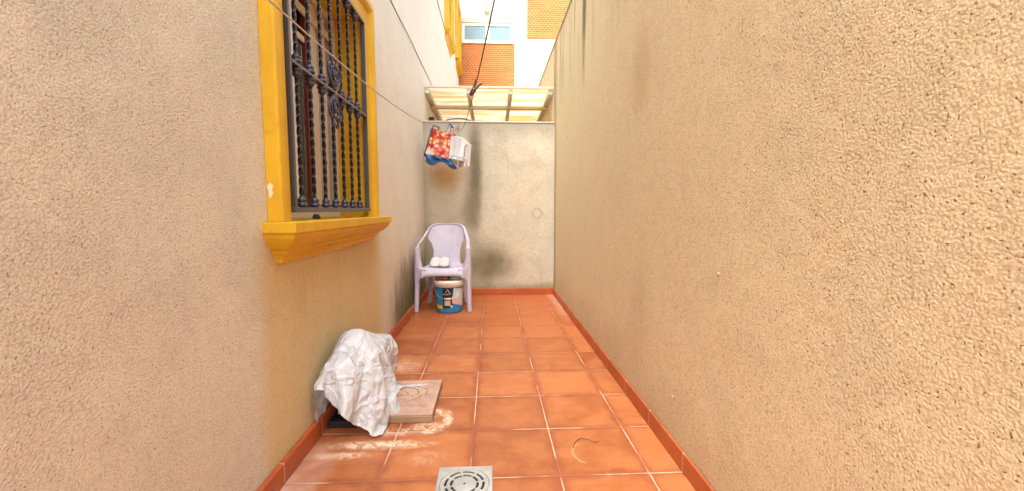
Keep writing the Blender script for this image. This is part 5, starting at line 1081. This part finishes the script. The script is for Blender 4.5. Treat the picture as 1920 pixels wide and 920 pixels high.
obj('back_layer', MB().grid(body2, 40, 36), M['cloth'], tw, smooth=True, solid=0.003)
M['hem'] = plain('dark_hem', (0.20, 0.19, 0.22), 0.8)
obj('hem', MB().tube([body(u / 30, .86) + Vector((0, -.004, -.006 * math.sin(u * .5))) for u in range(31)], .0022, 5), M['hem'], tw, smooth=True)
obj('armhole_trim', MB().tube(crv([body(.98, .06), body(.90, .14) + Vector((0, -.004, 0)), body(.84, .30) + Vector((0, -.004, 0)), body(.86, .52) + Vector((0, -.004, 0)), body(.93, .72) + Vector((0, -.003, 0))], 6), .0042, 6), M['hem'], tw, smooth=True)
M['pinkcloth'] = plain('pinkish_lining', (0.50, 0.36, 0.33), 0.9, 0.3, 25)
def lining(u, v):
    return Vector((-.345 + .085 * u, 4.455 + .012 * math.sin(u * 13), 1.50 - .075 * v - .012 * math.sin(u * 7)))
obj('lining', MB().grid(lining, 24, 8), M['pinkcloth'], tw, smooth=True, solid=0.003)
# ------------------------------------------------------------------ pegs
M['pegred'] = plain('red_peg_plastic', (0.62, 0.07, 0.08), 0.4); M['pegdark'] = plain('dark_brown_peg', (0.10, 0.03, 0.022), 0.5); M['pegor'] = plain('orange_peg_plastic', (0.80, 0.20, 0.015), 0.4)
def peg(p, d, L, mat, label, spread=.16, group=None, side=Vector((1, 0, 0))):
    d = d.normalized(); side = (side - d * side.dot(d)).normalized(); nn = d.cross(side)
    r = thing('clothes_peg', label, 'clothes peg', p, group)
    for s in (-1, 1):
        m = MB(); vs = []
        for t, off, th, wd in ((-.5, .0035, .0035, .0045), (-.35, .0045, .005, .0052), (0, .0055, .0055, .0055), (.2, .007, .005, .0055), (.5, .012 * (1 + spread), .0035, .0050)):
            c = p + d * (t * L) + side * s * off
            for a, b_ in ((-1, -1), (1, -1), (1, 1), (-1, 1)): vs.append(c + side * (a * th / 2) + nn * b_ * wd)
        fs = [(i * 4 + k, i * 4 + (k + 1) % 4, (i + 1) * 4 + (k + 1) % 4, (i + 1) * 4 + k) for i in range(4) for k in range(4)] + [(0, 1, 2, 3), (19, 18, 17, 16)]
        obj('jaw', m.add(vs, fs), mat, r, bevel=.0008)
    sp_ = [p + side * .009 * math.cos(t * .6) + nn * (.006 + .0002 * t) * math.sin(t * .6) + d * (.0006 * t - .006) for t in range(22)]
    obj('spring', MB().tube(sp_, .0011, 5), M['steel'], r)
    return r
pb_ = lineB(1.66); dB = (lineB(1.75) - lineB(1.57)).normalized()
peg(pb_ + Vector((0, 0, .004)), Vector((.55, -.25, .8)), .062, M['pegdark'], 'small dark brown peg clipped alone on the dark clothes line overhead', side=Vector((0, 1, .1)) * .6 + Vector((.8, 0, -.5)))
peg(Vector((-.385, 4.40, 1.775)), Vector((.38, .05, 1)), .085, M['pegred'], 'red clothes peg holding the white garment where the lines meet')
po = thing('clothes_peg', 'orange plastic peg lying on the yellow window sill below the grille', 'clothes peg', (XL - .03, 2.40, .936))
for s in (-1, 1):
    obj('jaw', MB().prism([(2.33, .9385 + s * .004 + .003), (2.42, .9395 + s * .006 + .004), (2.425, .944 + s * .006 + .004), (2.33, .943 + s * .004 + .003)], 0, XL - .035, XL - .022), M['pegor'], po, bevel=.001)
# things on the window track
M['bit'] = plain('dark_rubber', (0.03, 0.025, 0.02), 0.6)
o = obj('rubber_stopper', MB().lathe([(.016, 0), (.018, .006), (.013, .018), (.006, .022)], (XL - .06, 2.02, .9345), 14), M['bit'], org=(XL - .06, 2.02, .9345), smooth=True); props(o, 'dark rubber stopper on the window ledge under the middle of the grille', 'stopper')
# hanger on top of the end wall
M['hanger'] = plain('grey_plastic_hanger', (0.11, 0.115, 0.12), 0.45)
hgz = HB + .020
hg = thing('clothes_hanger', 'dark grey clothes hanger resting on top of the end wall above the laundry', 'hanger', (-.375, YB + .05, hgz))
obj('shoulders', MB().tube(crv([(-.505, YB + .02, hgz + .006), (-.47, YB + .03, hgz + .020), (-.41, YB + .045, hgz + .030), (-.375, YB + .05, hgz + .032), (-.33, YB + .045, hgz + .030), (-.27, YB + .03, hgz + .018), (-.235, YB + .02, hgz + .006)], 6), .0085, 8), M['hanger'], hg, smooth=True)
obj('hook', MB().tube(crv([(-.375, YB + .05, hgz + .034), (-.375, YB + .05, hgz + .055), (-.405, YB + .052, hgz + .075), (-.408, YB + .054, hgz + .105), (-.375, YB + .055, hgz + .122), (-.345, YB + .054, hgz + .105), (-.347, YB + .052, hgz + .085)], 6), .0022, 6), M['steel'], hg, smooth=True)
# little things on the right wall and floor
M['snail'] = plain('pale_snail_shell', (0.58, 0.42, 0.20), 0.5, 0.4, 200)
for (y, z, r, lab) in ((1.287, .775, .0045, 'tiny tan snail shell stuck to the right wall at mid height'), (1.586, .234, .0042, 'tiny whitish snail shell stuck low on the right wall near the skirting')):
    m = MB()
    sp_ = [Vector((XR - .003 - .0018 * k / 20, y + (r * (1 - k / 34)) * math.cos(k * .55), z + (r * (1 - k / 34)) * math.sin(k * .55))) for k in range(30)]
    m.tube(sp_, [r * .62 * (1 - k / 36) for k in range(30)], 8)
    o = obj('snail_shell', m, M['snail'], org=(XR, y, z), smooth=True); props(o, lab, 'snail')
M['twig'] = plain('dry_twig', (0.10, 0.05, 0.03), 0.8)
o = obj('twig', MB().tube(crv([(.332, 1.634, .003), (.345, 1.668, .006), (.372, 1.690, .010), (.402, 1.684, .010), (.424, 1.672, .006), (.452, 1.678, .004)], 6), [.0016] * 20 + [.0010] * 11, 5).tube([(.424, 1.672, .006), (.436, 1.660, .004)], .0009, 5), M['twig'], org=(.38, 1.67, 0), smooth=True)
props(o, 'thin curved dry twig lying on a tile near the right wall', 'twig')
